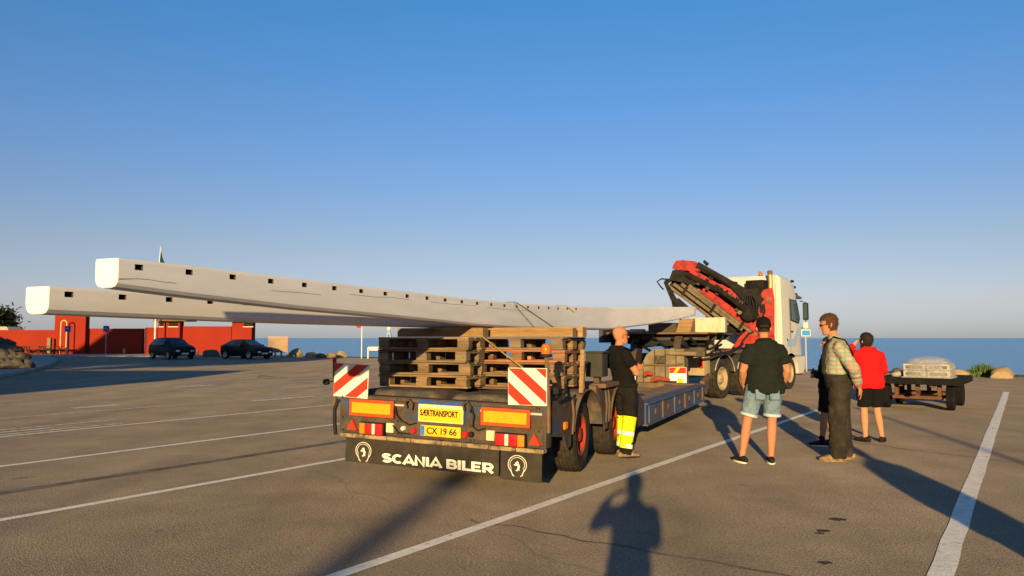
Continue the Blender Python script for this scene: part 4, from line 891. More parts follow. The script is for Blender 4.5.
def person(loc, heading, P, label, group=None):
    """P: joints for left (l) and right (r): shoulder, elbow, wrist, hip, knee, ankle; facing +y."""
    h = P.get('h', 1.8); S = h/1.8; V = lambda p: Vector(p)*S
    J = dict(sh=(.178, -.012, 1.398), el=(.235, -.03, 1.165), wr=(.245, .05, .915), hip=(.095, 0, .93), kn=(.11, .02, .50), an=(.12, -.03, .085))
    def j(n, sd):
        q = P.get(n+sd)
        if q is None: q = J[n]; q = (q[0]*(1 if sd == 'r' else -1), q[1], q[2])
        return V(q)
    fat = P.get('fat', 1.0); hm = Matrix.Translation(V(P.get('head', (0, .03, 1.53)))) @ Matrix.Rotation(R(-P.get('yaw', 0)), 4, 'Z') @ Matrix.Rotation(R(-P.get('nod', 0)), 4, 'X') @ Matrix.Scale(S*P.get('headk', 1.08), 4)
    tors = [(0, 0, .86, .150, .105), (0, 0, .95, .168, .118), (0, .004, 1.06, .160, .110), (0, .006, 1.16, .158, .108), (0, .0, 1.28, .172, .116), (0, -.01, 1.38, .176, .112), (0, -.014, 1.435, .150, .094), (0, -.014, 1.470, .112, .080), (0, -.010, 1.515, .068, .060)]
    lean = P.get('lean', (0, 0))
    def torso(g, k, z0, z1, grow=1.0, belly=0.0, kmin=.170):
        rings = []
        for x, y, z, rx, ry in tors:
            if z < z0-1e-6 or z > z1+1e-6: continue
            f = max(0, (z-.9)/.6); b = belly*math.exp(-((z-1.07)/.13)**2)
            w = grow if .9 < z < 1.3 else 1
            if k > .012 and z < 1.0: rx, ry = max(rx, kmin), max(ry, kmin*.73)
            rings.append([Vector((x+lean[0]*f+(rx*fat*w+k)*math.cos(a), y+lean[1]*f+b*.5+(ry*fat*w+k+b*.5)*math.sin(a), z))*S for a in [2*math.pi*i/24 for i in range(24)]])
        g.loft(rings)
    # --- body
    g = MB(); torso(g, -.012, .8, 1.6)
    hr = head_rings(); g.loft([[hm @ p for p in r] for r in hr])
    f3 = lambda x, y, z: hm @ Vector((x, y, z))
    g.tube([f3(0, .090, .130), f3(0, .104, .105), f3(0, .112, .088)], [.010*S, .012*S, .014*S], 8, rounded=True)     # nose
    for sx in (-1, 1):
        g.tube([f3(sx*.073, -.002, .085), f3(sx*.081, -.010, .110), f3(sx*.079, -.012, .132)], [(.010*S, .006*S), (.017*S, .007*S), (.012*S, .006*S)], 8, rounded=True)
        g.tube([f3(sx*.045, .072, .135), f3(sx*.018, .090, .138)], .009*S, 8, rounded=True)                               # brow
    nb = V((lean[0]*1.0, -.012+lean[1], 1.46)); g.tube([nb, (nb+f3(0, -.012, .0))/2, f3(0, -.012, .055)], [.062*S, .056*S, .056*S], 14, rounded=True)
    for sd in 'lr':
        sh, el, wr = j('sh', sd), j('el', sd), j('wr', sd); t = P.get('armk', 1.0)
        sh = sh+Vector((lean[0], lean[1], 0))*.9*S
        g.tube([sh, sh.lerp(el, .35), sh.lerp(el, .8), el, el.lerp(wr, .3), el.lerp(wr, .75), wr], [r*S*t for r in (.052, .053, .045, .041, .043, .034, .027)], 14, rounded=True)
        hd = P.get('hd'+sd, (wr-el)); hu = P.get('hu'+sd, (1 if sd == 'r' else -1, 0, 0))
        hand(g, wr, hd, hu, P.get('th'+sd, 1 if sd == 'l' else -1), P.get('curl'+sd, .45), k=S)
        hp, kn, an = j('hip', sd), j('kn', sd), j('an', sd)
        g.tube([hp+V((0, 0, .03)), hp.lerp(kn, .3), hp.lerp(kn, .8), kn, kn.lerp(an, .25), kn.lerp(an, .45), kn.lerp(an, .8), an], [r*S for r in (.088, .082, .062, .056, .057, .056, .040, .037)], 16, rounded=True)
        fd = V(P.get('foot'+sd, (.18 if sd == 'r' else -.18, 1, 0))).normalized()
        g.tube([an+V((0, 0, -.035))-fd*.05*S, an+V((0, 0, -.03))+fd*.04*S, an+V((0, 0, -.05))+fd*.14*S, an+V((0, 0, -.058))+fd*.19*S], [(.035*S, .034*S), (.04*S, .036*S), (.024*S, .042*S), (.018*S, .036*S)], 12, ref=(0, 0, 1), rounded=True)
    body = linkmesh('person', remeshed(g, 'person', .0075, 3), P.get('skin', SKIN), None, loc, (0, 0, -R(heading)))
    tag(body, label, 'person', group)
    for sx in (-1, 1):
        e = MB(); e.tube([f3(sx*.032, .083, .118), f3(sx*.032, .087, .118)], .009*S, 10, rounded=True); e.build('eye', M['eye'], body)
    e = MB(); e.tube([f3(-.022, .078, .052), f3(0, .085, .053), f3(.022, .078, .052)], [.004*S, .006*S, .004*S], 8, rounded=True); e.build('mouth', M['lips'], body)
    # --- garments
    if 'top' in P:
        T = P['top']; g = MB(); torso(g, T.get('k', .016), T.get('z0', .93), 1.52, T.get('grow', 1.0), T.get('belly', 0), T.get('kmin', .182))
        for sd in 'lr':
            sh, el, wr = j('sh', sd)+Vector((lean[0], lean[1], 0))*.9*S, j('el', sd), j('wr', sd); q = T.get('sleeve', .55)
            inner = V((0, 0, 1.39)).lerp(sh, .5)
            if q <= 1: pts = [inner, sh+V((0, 0, .0)), sh.lerp(el, q*.5), sh.lerp(el, q)]; rr = [.068, .066, .067, .068]
            else: pts = [inner, sh, sh.lerp(el, .5), el, el.lerp(wr, .5), el.lerp(wr, q-1)]; rr = [.068, .066, .062, .056, .050, .043]
            g.tube(pts, [(r+.003)*S*max(1, P.get('armk', 1)) for r in rr], 16)
        me = remeshed(g, T['name'], .012, 4, T.get('wr', .006), seed=len(label)); o = linkmesh(T['name'], me, T['mat'], body)
        if T.get('collar'):
            c = MB(); c.tube([nb+V((.075*math.cos(a), .02+.075*math.sin(a), .045+.012*math.sin(a))) for a in [2*math.pi*i/18 for i in range(19)]], [(.028*S, .010*S)]*19, 8, cap=False); c.build('collar', T['mat'], o)
    if 'legs' in P:
        Lg = P['legs']; g = MB(); torso(g, Lg.get('k', .014), .8, Lg.get('z1', 1.0), 1.0, Lg.get('belly', 0), Lg.get('kmin', .170))
        for sd in 'lr':
            hp, kn, an = j('hip', sd), j('kn', sd), j('an', sd); q = Lg.get('len', 2.0); kx = Lg.get('wide', 1.0)
            if q <= 1.15:
                end = hp.lerp(kn, q) if q <= 1 else kn.lerp(an, q-1)
                g.tube([hp+V((0, 0, .04)), hp.lerp(kn, .4*q), hp.lerp(kn, .8*min(1, q)), end], [r*S*kx for r in (.105, .104, .098, .096)], 18)
            else: g.tube([hp+V((0, 0, .04)), hp.lerp(kn, .4), kn, kn.lerp(an, .5), an+V((0, 0, Lg.get('ends', -.03)))], [r*S*kx for r in (.105, .100, .084, .080, .078)], 18)
        lo = linkmesh(Lg['name'], remeshed(g, Lg['name'], .012, 3, Lg.get('wr', .006), (7, 7, 10), seed=len(label)+3), Lg['mat'], body)
        if Lg.get('cuff'):
            for sd in 'lr':
                hp, kn = j('hip', sd), j('kn', sd); e = hp.lerp(kn, Lg['len']); d = (kn-hp).normalized(); c = MB()
                c.tube([e-d*.012, e+d*.022], .104*S*kx, 20); c.build('rolled_cuff', Lg['cuff'], lo)
    for sd in 'lr':
        an = j('an', sd); fd = V(P.get('foot'+sd, (.18 if sd == 'r' else -.18, 1, 0))).normalized(); F = P.get('shoe', {}); z = an.z
        w_ = lambda a, zz_: Vector((an.x, an.y, zz_*S))+fd*a*S
        g = MB(); hi = F.get('hi', .075); bk = F.get('bulk', 1.0)
        g.tube([w_(-.075, .045), w_(-.03, .05), w_(.06, .048), w_(.13, .038), w_(.195, .030), w_(.215, .026)], [(.036*S*bk, .036*S*bk), (.046*S*bk, .042*S*bk), (.043*S*bk, .044*S*bk), (.032*S*bk, .050*S*bk), (.022*S*bk, .042*S*bk), (.012*S, .025*S)], 14, ref=(0, 0, 1), rounded=True)
        if hi > .05: g.tube([w_(-.015, .05), w_(-.01, .05+hi)], [.052*S*bk, .046*S*bk], 14)
        so = linkmesh('shoe', remeshed(g, 'shoe', .008, 2), F.get('mat', M['shoe_black']), body)
        g = MB(); n = 18; rings = []
        for zq in (.002, .022):
            rings.append([w_(.065+.155*math.cos(a), zq)+Vector((-fd.y, fd.x, 0))*(.050*bk*S*math.sin(a)*(1-.12*math.cos(a))) for a in [2*math.pi*i/n for i in range(n)]])
        g.loft(rings); g.build('sole', F.get('sole', M['sole']), so)
        if P.get('sock'):
            g = MB(); g.tube([an+V((0, 0, -.02)), an+V((0, .003, .09))], .047*S, 14); g.build('sock', P['sock'], body)
    def shell(nm, m, k, keep, dz=.0, noise_=0.0, tufts=False, tl=1.0):
        g = MB(); hr = head_rings(k, 28, dz)
        # densify vertically
        rr = []
        for A, B in zip(hr, hr[1:]):
            for f in (0, .25, .5, .75): rr.append([a.lerp(b, f) for a, b in zip(A, B)])
        rr.append(hr[-1])
        vs = [[(p if not noise_ else p+p.normalized()*noise_*(mn.noise(p*60)+.6*mn.noise(p*130))) for p in r] for r in rr]
        bmv = [[g.bm.verts.new(hm @ p) for p in r] for r in vs]; n = len(rr[0])
        for i in range(len(rr)-1):
            for k_ in range(n):
                c = (rr[i][k_]+rr[i+1][(k_+1) % n])/2
                if keep(c): g.bm.faces.new((bmv[i][k_], bmv[i][(k_+1) % n], bmv[i+1][(k_+1) % n], bmv[i+1][k_]))
        g.bm.faces.new(bmv[-1])
        if tufts:
            rr_ = random.Random(5)
            for i in range(len(rr)-1):
                for k_ in range(n):
                    c = (rr[i][k_]+rr[i+1][(k_+1) % n])/2
                    if not keep(c): continue
                    for q in range(3):
                        b0 = c+Vector((rr_.gauss(0, .006), rr_.gauss(0, .006), rr_.gauss(0, .006))); out_ = Vector((c.x, c.y, c.z-.12)).normalized()
                        dr = (out_*.12+Vector((rr_.gauss(0, .35), -.45+rr_.gauss(0, .3), -.6+rr_.gauss(0, .3)))).normalized(); sd_ = dr.cross(out_).normalized()*.003
                        g.bm.faces.new([g.bm.verts.new(hm @ p_) for p_ in (b0-sd_, b0+sd_, b0+dr*rr_.uniform(.014, .03)*tl+out_*.003)])
        for v in [v for v in g.bm.verts if not v.link_faces]: g.bm.verts.remove(v)
        return g.build(nm, m, body)
    if 'hair' in P:
        Hq = P['hair']; shell('hair', Hq['mat'], Hq.get('k', 1.09), Hq['keep'], .004, Hq.get('noise', .006), Hq.get('tufts', True), Hq.get('tl', .7))
    if 'cap' in P:
        c = shell('cap', P['cap'], 1.13, lambda p: p.z > .125 and not (p.y < -.05 and p.z < .168 and abs(p.x) < .045), .004)
        g = MB(); g.loft([[hm @ Vector((.078*math.cos(a)*sc_, .06+(.085+sc_*.06)*math.sin(a)*1.0, .135-.02*sc_+th)) for a in [math.pi*i/12 for i in range(13)]] for sc_, th in ((1.0, .008), (1.0, .0), (.2, .0), (.2, .008))]); g.build('cap_peak', P['cap'], c)
        g = MB(); g.tube([hm @ Vector((.05*math.cos(a), -.108-.0*a, .128+.004*math.sin(a))) for a in [math.pi*i/6 for i in range(7)]], (.008*S), 6); g.build('cap_strap', P['cap'], c)
    if P.get('glasses'):
        g = MB()
        for sx in (-1, 1): g.cbox(f3(sx*.033, .096, .118), (.048*S, .008*S, .032*S), .004, (hm.to_3x3().normalized()))
        g.tube([f3(-.072, .0, .125), f3(-.070, .06, .123), f3(-.055, .094, .122), f3(.055, .094, .122), f3(.070, .06, .123), f3(.072, .0, .125)], .0035*S, 6)
        tag(g.build('sunglasses', M['black'], body), kind='stuff') if False else g.build('sunglasses', M['black'], body)
    return body, S, j, torso

everything = lambda p: True
# man in dark green T-shirt, back to us
gm, S, j, _t = person((3.17, 9.57, 0), 6, dict(h=1.82, fat=1.12, armk=1.12, kn_=0, knl=(-.225, .02, .50), knr=(.075, .03, .50), anl=(-.30, -.02, .085), anr=(.04, -.045, .085), hipl=(-.115, 0, .93), hipr=(.095, 0, .93),
    ell=(-.265, .0, 1.13), elr=(.265, .0, 1.13), wrl=(-.235, .15, .94), wrr=(.235, .15, .93), hdl=(.25, .3, -1), hdr=(-.25, .3, -1), head=(0, .04, 1.530), nod=-4, yaw=4, skin=SKIN2,
    top=dict(name='t_shirt', mat=M['tee_green'], k=.022, z0=.86, grow=1.06, sleeve=.66, wr=.012), legs=dict(name='shorts', mat=M['denim'], len=.78, wide=1.04, wr=.006, cuff=M['denim_cuff']),
    cap=M['black_cloth'], hair=dict(mat=M['hair_dark'], k=1.03, keep=lambda p: p.z > .08 and p.y < .03, noise=.001, tufts=False), shoe=dict(mat=M['shoe_black'], hi=.03, sole=M['letter']), footl=(-.35, 1, 0), footr=(.1, 1, 0)),
    'man in dark green T-shirt, denim shorts and black cap, seen from behind')
for sx in (-1, 1):
    MB().cbox(Vector((-.008+sx*.085, -.150, .845))*S, (.115*S, .012, .125*S), .006, Matrix.Rotation(R(-5), 3, 'X')).build('back_pocket', M['denim'], gm)
g = MB(); g.tube([Vector((.082*math.cos(a), -.012+.078*math.sin(a), 1.512-.014*math.sin(a)))*S for a in [2*math.pi*i/20 for i in range(21)]], [(.012*S, .006*S)]*21, 8, cap=False); g.build('neck_band', M['tee_green'], gm)
wr_ = j('wr', 'r'); el_ = j('el', 'r'); g = MB(); g.tube([wr_.lerp(el_, .10), wr_.lerp(el_, .20)], .036*S, 12); g.build('wrist_watch', M['black'], gm)
# bald man in black with hi-vis gaiters, arms folded
bald, S, j, _t = person((1.50, 10.12, 0), 62, dict(h=1.72, fat=1.04, lean=(-.03, -.11), armk=1.08, ell=(-.28, .01, 1.13), elr=(.23, .02, 1.15), wrl=(.04, .18, 1.20), wrr=(-.12, .155, 1.13), hdl=(.9, .15, .3), hdr=(-.9, .0, .1), hul=(0, 1, .3), hur=(0, 1, .3), thl=1, thr=-1, curll=.5, curlr=.5,
    head=(-.03, -.04, 1.53), nod=-6, yaw=12, knl=(-.10, .04, .50), knr=(.11, -.02, .50), anl=(-.11, .03, .085), anr=(.12, -.10, .085), glasses=True, skin=SKIN2,
    top=dict(name='t_shirt', mat=M['tee_black'], k=.016, z0=.93, sleeve=.62, wr=.010), legs=dict(name='work_trousers', mat=M['trouser_dark'], len=2, wide=1.0, wr=.011), shoe=dict(mat=M['boot'], hi=.06, bulk=1.12, sole=M['black'])),
    'bald man in black T-shirt with folded arms and yellow hi-vis trouser legs, beside the trailer')
g = MB()
for sd in 'lr':
    kn, an = j('kn', sd), j('an', sd); g = MB(); g.tube([kn.lerp(an, -.12), kn, kn.lerp(an, .5), an+Vector((0, 0, .045))], [.099*S, .096*S, .090*S, .088*S], 18); ga = g.build('hi_vis_leg', M['hivis'], bald)
    for f in (.42, .82):
        g = MB(); g.tube([kn.lerp(an, f-.06), kn.lerp(an, f+.07)], [.0935*S, .092*S], 18); g.build('reflective_band', M['silver'], ga)
g = MB(); g.tube([Vector((.186*math.cos(a), .01+.136*math.sin(a), .985))*S for a in [2*math.pi*i/24 for i in range(25)]], .017*S, 6, cap=False); be = g.build('belt', M['black'], bald)
MB().cbox(Vector((-.02, .15, .985))*S, (.05, .012, .04), .004).build('belt_buckle', M['steel'], be)
# man in plaid shirt and overalls, hands behind his back, in profile
pl, S, j, _t = person((4.19, 9.78, 0), -72, dict(h=1.85, fat=1.10, armk=1.1, lean=(0, .03), ell=(-.265, -.14, 1.13), elr=(.265, -.14, 1.13), wrl=(-.07, -.21, .91), wrr=(.06, -.215, .93), hdl=(.35, -.25, -.9), hdr=(-.3, -.35, -.9), hul=(0, -1, -.1), hur=(0, -1, -.1), curll=.35, curlr=.6,
    head=(0, .085, 1.55), nod=8, yaw=-6, hipl=(-.10, 0, .93), hipr=(.10, 0, .93), knl=(-.11, .05, .50), knr=(.11, -.02, .50), anl=(-.11, .05, .085), anr=(.12, -.06, .085), glasses=True, skin=SKIN2,
    top=dict(name='plaid_shirt', mat=M['plaid'], k=.008, z0=1.05, sleeve=1.80, wr=.010, belly=.03, collar=True), legs=dict(name='overalls', mat=M['overall'], len=2, z1=1.07, k=.020, kmin=.150, belly=.03, wide=1.20, wr=.009, ends=-.045),
    hair=dict(mat=M['hair_brown'], k=1.075, tl=.5, keep=lambda p: p.z > .17 or (p.y < .02 and p.z > .045) or (p.z > .12 and p.y < .05), noise=.010), shoe=dict(mat=M['boot'], hi=.06, bulk=1.12, sole=M['boot']), footl=(-.1, 1, 0), footr=(.2, 1, 0)),
    'man in plaid shirt and dark overalls, in profile with his hands clasped behind his back')
for sx in (-1, 1):
    st = [(.045*sx, .155, 1.02), (.085*sx, .17, 1.25), (.105*sx, .135, 1.42), (.110*sx, .03, 1.525), (.10*sx, -.095, 1.485), (.05*sx, -.176, 1.34), (-.03*sx, -.186, 1.20), (-.085*sx, -.180, 1.08)]
    g = MB(); g.tube([Vector((x*1.02, y+.03*max(0, (z-.9)/.6), z))*S for x, y, z in st], [(.027*S, .009*S)]*len(st), 8, ref=(1, 0, 0)); g.build('suspender', M['overall'], pl)
MB().cbox(Vector((0, .185, 1.18))*S, (.26, .04, .26), .02).build('overall_bib', M['overall'], pl)
# woman in red, back to us, one hand raised to her brow
red, S, j, _t = person((5.37, 11.50, 0), 4, dict(h=1.68, fat=1.10, armk=.95, ell=(-.30, .14, 1.36), wrl=(-.13, .15, 1.60), hdl=(.8, .1, .35), hul=(0, .2, 1), elr=(.25, .02, 1.13), wrr=(.12, .21, 1.02), hdr=(-1, .2, -.1), hur=(0, 1, 0), head=(-.02, .08, 1.485), nod=-14, yaw=-22,
    knl=(-.085, .02, .50), knr=(.12, .02, .50), anl=(-.09, -.02, .085), anr=(.175, .0, .085), top=dict(name='red_sweater', mat=M['red_cloth'], k=.022, z0=.86, grow=1.10, sleeve=1.75, wr=.012), legs=dict(name='shorts', mat=M['black_cloth'], len=.86, wide=.98, k=.018, wr=.006),
    hair=dict(mat=M['hair_dark'], k=1.10, keep=lambda p: p.z > .165 or (p.y < .02 and p.z > .03) or (p.z > .115 and p.y < .045), noise=.006), shoe=dict(mat=M['shoe_black'], hi=.0, bulk=.95, sole=M['black']), footl=(-.5, 1, 0), footr=(.6, 1, 0)),
    'woman in red top and black shorts, seen from behind, next to the flat wagon')
g = MB(); hd = Vector((-.02, .08, 1.485))*S; g.tube([hd+Vector((.03, -.085, .16))*S, hd+Vector((.035, -.112, .165))*S], [.030*S, .024*S], 12, rounded=True); g.build('hair_bun', M['hair_dark'], red)
# person half hidden behind the man in overalls
person((4.57, 11.05, 0), -60, dict(h=1.57, fat=1.1, ell=(-.25, .10, 1.16), elr=(.25, .1, 1.16), wrl=(.05, .26, 1.20), wrr=(-.08, .235, 1.14), hdl=(.9, .15, .2), hdr=(-.9, 0, .1), hul=(0, 1, .3), hur=(0, 1, .3), head=(.02, .0, 1.54), nod=-10,
    anl=(-.11, .10, .085), anr=(.12, -.02, .085), knl=(-.11, .06, .5), top=dict(name='dark_shirt', mat=M['tee_black'], k=.02, z0=.88, sleeve=1.7, wr=.006), legs=dict(name='shorts', mat=M['trouser_dark'], len=.85, wide=1.1), sock=M['black_cloth'],
    hair=dict(mat=M['hair_dark'], k=1.08, keep=lambda p: p.z > .165 or (p.y < .02 and p.z > .03)), shoe=dict(mat=M['shoe_black'], hi=.04, bulk=1.05)),
    'person in dark clothes and shorts, half hidden behind the man in overalls')
# the photographer and a bystander, out of the picture, whose shadows fall across it
person((-.20, -.42, 0), 0, dict(h=1.74, fat=.92, armk=.95, ell=(-.29, .12, 1.30), elr=(.22, .16, 1.20), wrl=(-.20, .20, 1.50), wrr=(.10, .28, 1.40), hdl=(.7, .3, .4), hdr=(-.4, .4, .6), head=(0, .02, 1.530),
    top=dict(name='jacket', mat=M['trouser_dark'], k=.012, z0=.86, sleeve=1.8), legs=dict(name='trousers', mat=M['trouser_dark'], len=2, wide=1.1), hair=dict(mat=M['hair_brown'], k=1.08, keep=lambda p: p.z > .165 or (p.y < .02 and p.z > .03))),
    'photographer in dark jacket holding a phone, standing behind the camera')
person((3.16, 1.62, 0), 20, dict(h=1.82, fat=1.1, top=dict(name='jacket', mat=M['trouser_dark'], k=.03, z0=.86, sleeve=1.8), legs=dict(name='trousers', mat=M['trouser_dark'], len=2, wide=1.1), hair=dict(mat=M['hair_brown'], k=1.08, keep=lambda p: p.z > .165 or (p.y < .02 and p.z > .03))),
    'bystander in dark jacket beyond the right edge, casting a long shadow')
# ------------------------------------------------------------------ flat wagon with a wrapped load
WH = 37.0; WO = (gnd(886.7, 407.3)+gnd(950.7, 410.5)+gnd(961, 405.8)+gnd(900.7, 402.7))/4
M['wagon_black'] = mat('tarred_planks', (.006, .0055, .0055), .8, 0, .3, 5, (.014, .012, .010), .35, 6, .1, .3, 30, .2); M['wagon_brown'] = mat('wagon_brown_steel', (.11, .05, .026), .8, 0, .25, 8, (.08, .045, .03), .4, 5, .1)
wg = empty('flat_wagon', WO, WH); tag(wg, 'low flat wagon with black plank deck and rusty brown undercarriage', 'wagon')
for k in range(6):
    x0 = -.80+k*.268; MB().box(x0, x0+.262, -1.10, 1.30, .60, .66, .006).build('deck_plank', M['wagon_black'], wg)
for y in (-1.12, 1.30): MB().box(-.82, .82, y, y+.025, .55, .68, .005).build('end_board', M['wagon_black'], wg)
for s in (1, -1): MB().box(s*.80, s*.835, -1.10, 1.30, .54, .67, .005).build('side_board', M['wagon_black'], wg)
WM = wheel_meshes(.285, .15, .14)
for y in (-.74, .74):
    for s in (1, -1): add_wheel(wg, WM, (s*.63, y, .285), M['wagon_black'], s, 6, .14, .075, .03, 'wagon_black')
    MB().tube([(-.60, y, .285), (.60, y, .285)], .035, 8).build('axle', M['wagon_black'], wg)
    for x in (-.42, 0, .42): MB().box(x-.04, x+.04, y-.06, y+.06, .285, .60, .008).build('post', M['wagon_brown'], wg)
    MB().box(-.50, .50, y-.09, y-.03, .22, .29, .008).build('cross_bar', M['wagon_brown'], wg)
for x in (-.3, .3): MB().box(x-.04, x+.04, -1.0, 1.2, .50, .598, .008).build('long_beam', M['wagon_brown'], wg)
MB().box(-.05, .05, -1.25, -.7, .34, .40, .01).build('draw_bar', M['wagon_brown'], wg)
def film():
    m = bpy.data.materials.new('clear_film'); m.use_nodes = True; t = m.node_tree; N = t.nodes; L = t.links; b = N['Principled BSDF']
    b.inputs['Base Color'].default_value = (.50, .50, .50, 1); b.inputs['Roughness'].default_value = .14; b.inputs['Alpha'].default_value = .45
    n = N.new('ShaderNodeTexNoise'); n.inputs['Scale'].default_value = 14; n.inputs['Detail'].default_value = 3; n.inputs['Distortion'].default_value = 2.5; bp = N.new('ShaderNodeBump'); bp.inputs['Strength'].default_value = 1; bp.inputs['Distance'].default_value = .06
    L.new(n.outputs[0], bp.inputs['Height']); L.new(bp.outputs[0], b.inputs['Normal']); return m
M['film'] = film(); M['crate_wood'] = mat('pale_crate', (.29, .28, .26), .8, 0, .15, 10)
LO = WO+Vector((math.sin(R(WH)), math.cos(R(WH)), 0))*.05+Vector((.10, -.06, .662))
ld = empty('wrapped_load', LO, WH); tag(ld, 'pale crates bundled under clear plastic film on the flat wagon', 'load')
for x in (-.24, .24):
    for z in (0, .15):
        c = MB().box(x-.22, x+.22, -.42, .42, z+.02, z+.16, .006).build('crate', M['crate_wood'], ld)
        MB().box(x-.17, x+.17, -.43, -.419, z+.055, z+.12, .003).build('dark_slot', M['crack'], c)
MB().box(-.50, .50, -.44, .44, 0, .018, .004).build('base_board', M['crate_wood'], ld)
g = MB(); rings = []
for z, k in ((.002, 1.06), (.10, 1.05), (.22, 1.03), (.32, .95), (.40, .78), (.45, .52), (.475, .2)):
    rings.append([((.50*k)*(abs(math.cos(a))**.6)*math.copysign(1, math.cos(a))*(1+.04*mn.noise((math.cos(a)*3, math.sin(a)*3, z*9))), (.46*k)*(abs(math.sin(a))**.6)*math.copysign(1, math.sin(a))*(1+.04*mn.noise((math.cos(a)*3+9, math.sin(a)*3, z*9))), z) for a in [2*math.pi*i/40 for i in range(40)]])
g.loft(rings); g.build('plastic_film', M['film'], ld)
M['sack'] = mat('grey_sack', (.30, .27, .23), .85, 0, .2, 6)
g = MB(); g.tube([(-.22, 0, .05), (0, .0, .07), (.2, .02, .06)], [(.06, .09), (.075, .12), (.06, .1)], 12, rounded=True)
tag(g.build('sack', M['sack'], None, WO+Vector((-.36, .24, .664)), (0, 0, .4)), 'small grey sack lying left of the wrapped load', 'sack')

# ------------------------------------------------------------------ rocks
M['rock_tan'] = mat('tan_boulder', (.27, .20, .115), .9, 0, .3, 2, (.17, .13, .085), .4, 3, .15, .8, 6); M['rock_grey'] = mat('grey_rock', (.085, .073, .062), .9, 0, .4, 3, (.05, .044, .038), .4, 3, .15, .8, 6); M['rock_dark'] = mat('dark_green_boulder', (.10, .10, .075), .9, 0, .3, 2, None, .4, 3, .15, .8, 6)
def rock(loc, sx, sy, sz, seed, m, label, group, name='boulder', sub=3):
    bm = bmesh.new(); bmesh.ops.create_icosphere(bm, subdivisions=sub, radius=1)
    for v in bm.verts:
        p = v.co.copy(); f = 1+.28*mn.noise(p*1.1+Vector((seed*3.7, seed*1.3, seed)))+.12*mn.noise(p*3+Vector((seed, 0, 5)))
        # flatten some facets
        for q in range(4):
            d = Vector((math.sin(seed*7+q*2.1), math.cos(seed*5+q*1.7), math.sin(seed*3+q*2.9))).normalized(); t = p.dot(d)*f
            if t > .72: f *= .72/t
        v.co = Vector((p.x*f*sx, p.y*f*sy, max(-.35, p.z*f)*sz))
    me = bpy.data.meshes.new(name); bm.to_mesh(me); bm.free()
    for p in me.polygons: p.use_smooth = True
    me.set_sharp_from_angle(angle=R(28))
    o = linkmesh(name, me, M[m], None, loc); return tag(o, label, 'rock', group)
GR = 'boulders along the shore'
for i, (u, v, wd, ht, m, lb) in enumerate([(294.5, 357, 13, 10, 'rock_tan', 'largest square tan boulder beside the notice board'), (309.5, 358, 11, 8, 'rock_tan', 'second tan boulder right of the notice board'), (320, 358, 10, 6, 'rock_grey', 'flat low boulder in the middle of the shore row'), (330.5, 358, 11, 7.5, 'rock_tan', 'brown boulder left of the rounded pale one on the shore'),
    (340.5, 357.5, 9, 8.5, 'rock_tan', 'rounded pale boulder at the right end of the left shore row'), (209.5, 357, 15, 10, 'rock_dark', 'dark green grey boulder between the two parked cars'), (963, 377, 19, 10, 'rock_tan', 'low tan boulder behind the wagon, left of the grass'), (1008, 378.5, 22, 13, 'rock_tan', 'large tan slab boulder right of the grass tuft'), (901, 373, 9, 6, 'rock_grey', 'grey boulder behind the left end of the wagon'),
    (985, 376, 8, 4, 'rock_grey', 'small grey stone within the grass tuft')]):
    p = gnd(u, v); k = p.y/FPX; rock(p+Vector((0, .3, .1*ht*k)), wd*k*.60, wd*k*.5, ht*k*.72, i+1.37, m, lb, GR)
PR = 'rocks piled on the kerb island'
pile = [(26, .16, 36.2, .42, 'front rock at the right tip of the pile'), (17, .20, 36.0, .46, 'second front rock of the pile from its right tip'), (7, .18, 35.8, .50, 'third front rock of the pile, near the frame edge'), (-3, .2, 35.6, .5, 'front rock of the pile cut by the frame edge'),
        (21, .52, 36.8, .40, 'right rock of the second layer of the pile'), (11, .56, 36.6, .46, 'middle rock of the second layer of the pile'), (1, .58, 36.4, .48, 'left rock of the second layer of the pile'), (14, .88, 37.3, .38, 'right rock of the third layer of the pile'), (4, .92, 37.1, .44, 'left rock of the third layer of the pile'), (-6, .95, 37.0, .5, 'third layer rock cut by the frame edge'), (7, 1.20, 37.7, .34, 'topmost rock in view on the pile'), (-3, 1.28, 37.6, .40, 'topmost rock of the pile at the frame edge'), (29, .12, 37.6, .30, 'small rock behind the right tip of the pile')]
for i, (u, z, d, r_, lb) in enumerate(pile):
    rock(Vector((at(u, 360, d).x, d, z+.08)), r_, r_*.9, r_*.8, i*2.1+.6, 'rock_grey', lb, PR, 'rock')
def blades(name, base, n, w_, h_, m, label, cat, kind=None, bw=.03):
    g = MB()
    for i in range(n):
        x = rnd.gauss(0, w_); y = rnd.gauss(0, w_*.45); hh = h_*rnd.uniform(.45, 1)*max(.3, 1-abs(x)/(2.6*w_)); a = rnd.uniform(0, 6.3); dx, dy = math.cos(a)*bw, math.sin(a)*bw; lx, ly = rnd.gauss(0, .25)*hh, rnd.gauss(0, .25)*hh
        g.bm.faces.new([g.bm.verts.new(q) for q in ((x-dx, y-dy, 0), (x+dx, y+dy, 0), (x+dx*.6+lx*.5, y+dy*.6+ly*.5, hh*.6), (x+lx, y+ly, hh), (x-dx*.6+lx*.5, y-dy*.6+ly*.5, hh*.6))])
    return tag(g.build(name, m, None, base, smooth=False), label, cat, None, kind)
M['grass'] = mat('coarse_grass', (.075, .12, .03), .9, 0, .4, 4)
blades('grass_tuft', gnd(984, 376.5), 900, .42, .62, M['grass'], 'bright green grass tuft between two tan boulders on the shore', 'grass', 'stuff')

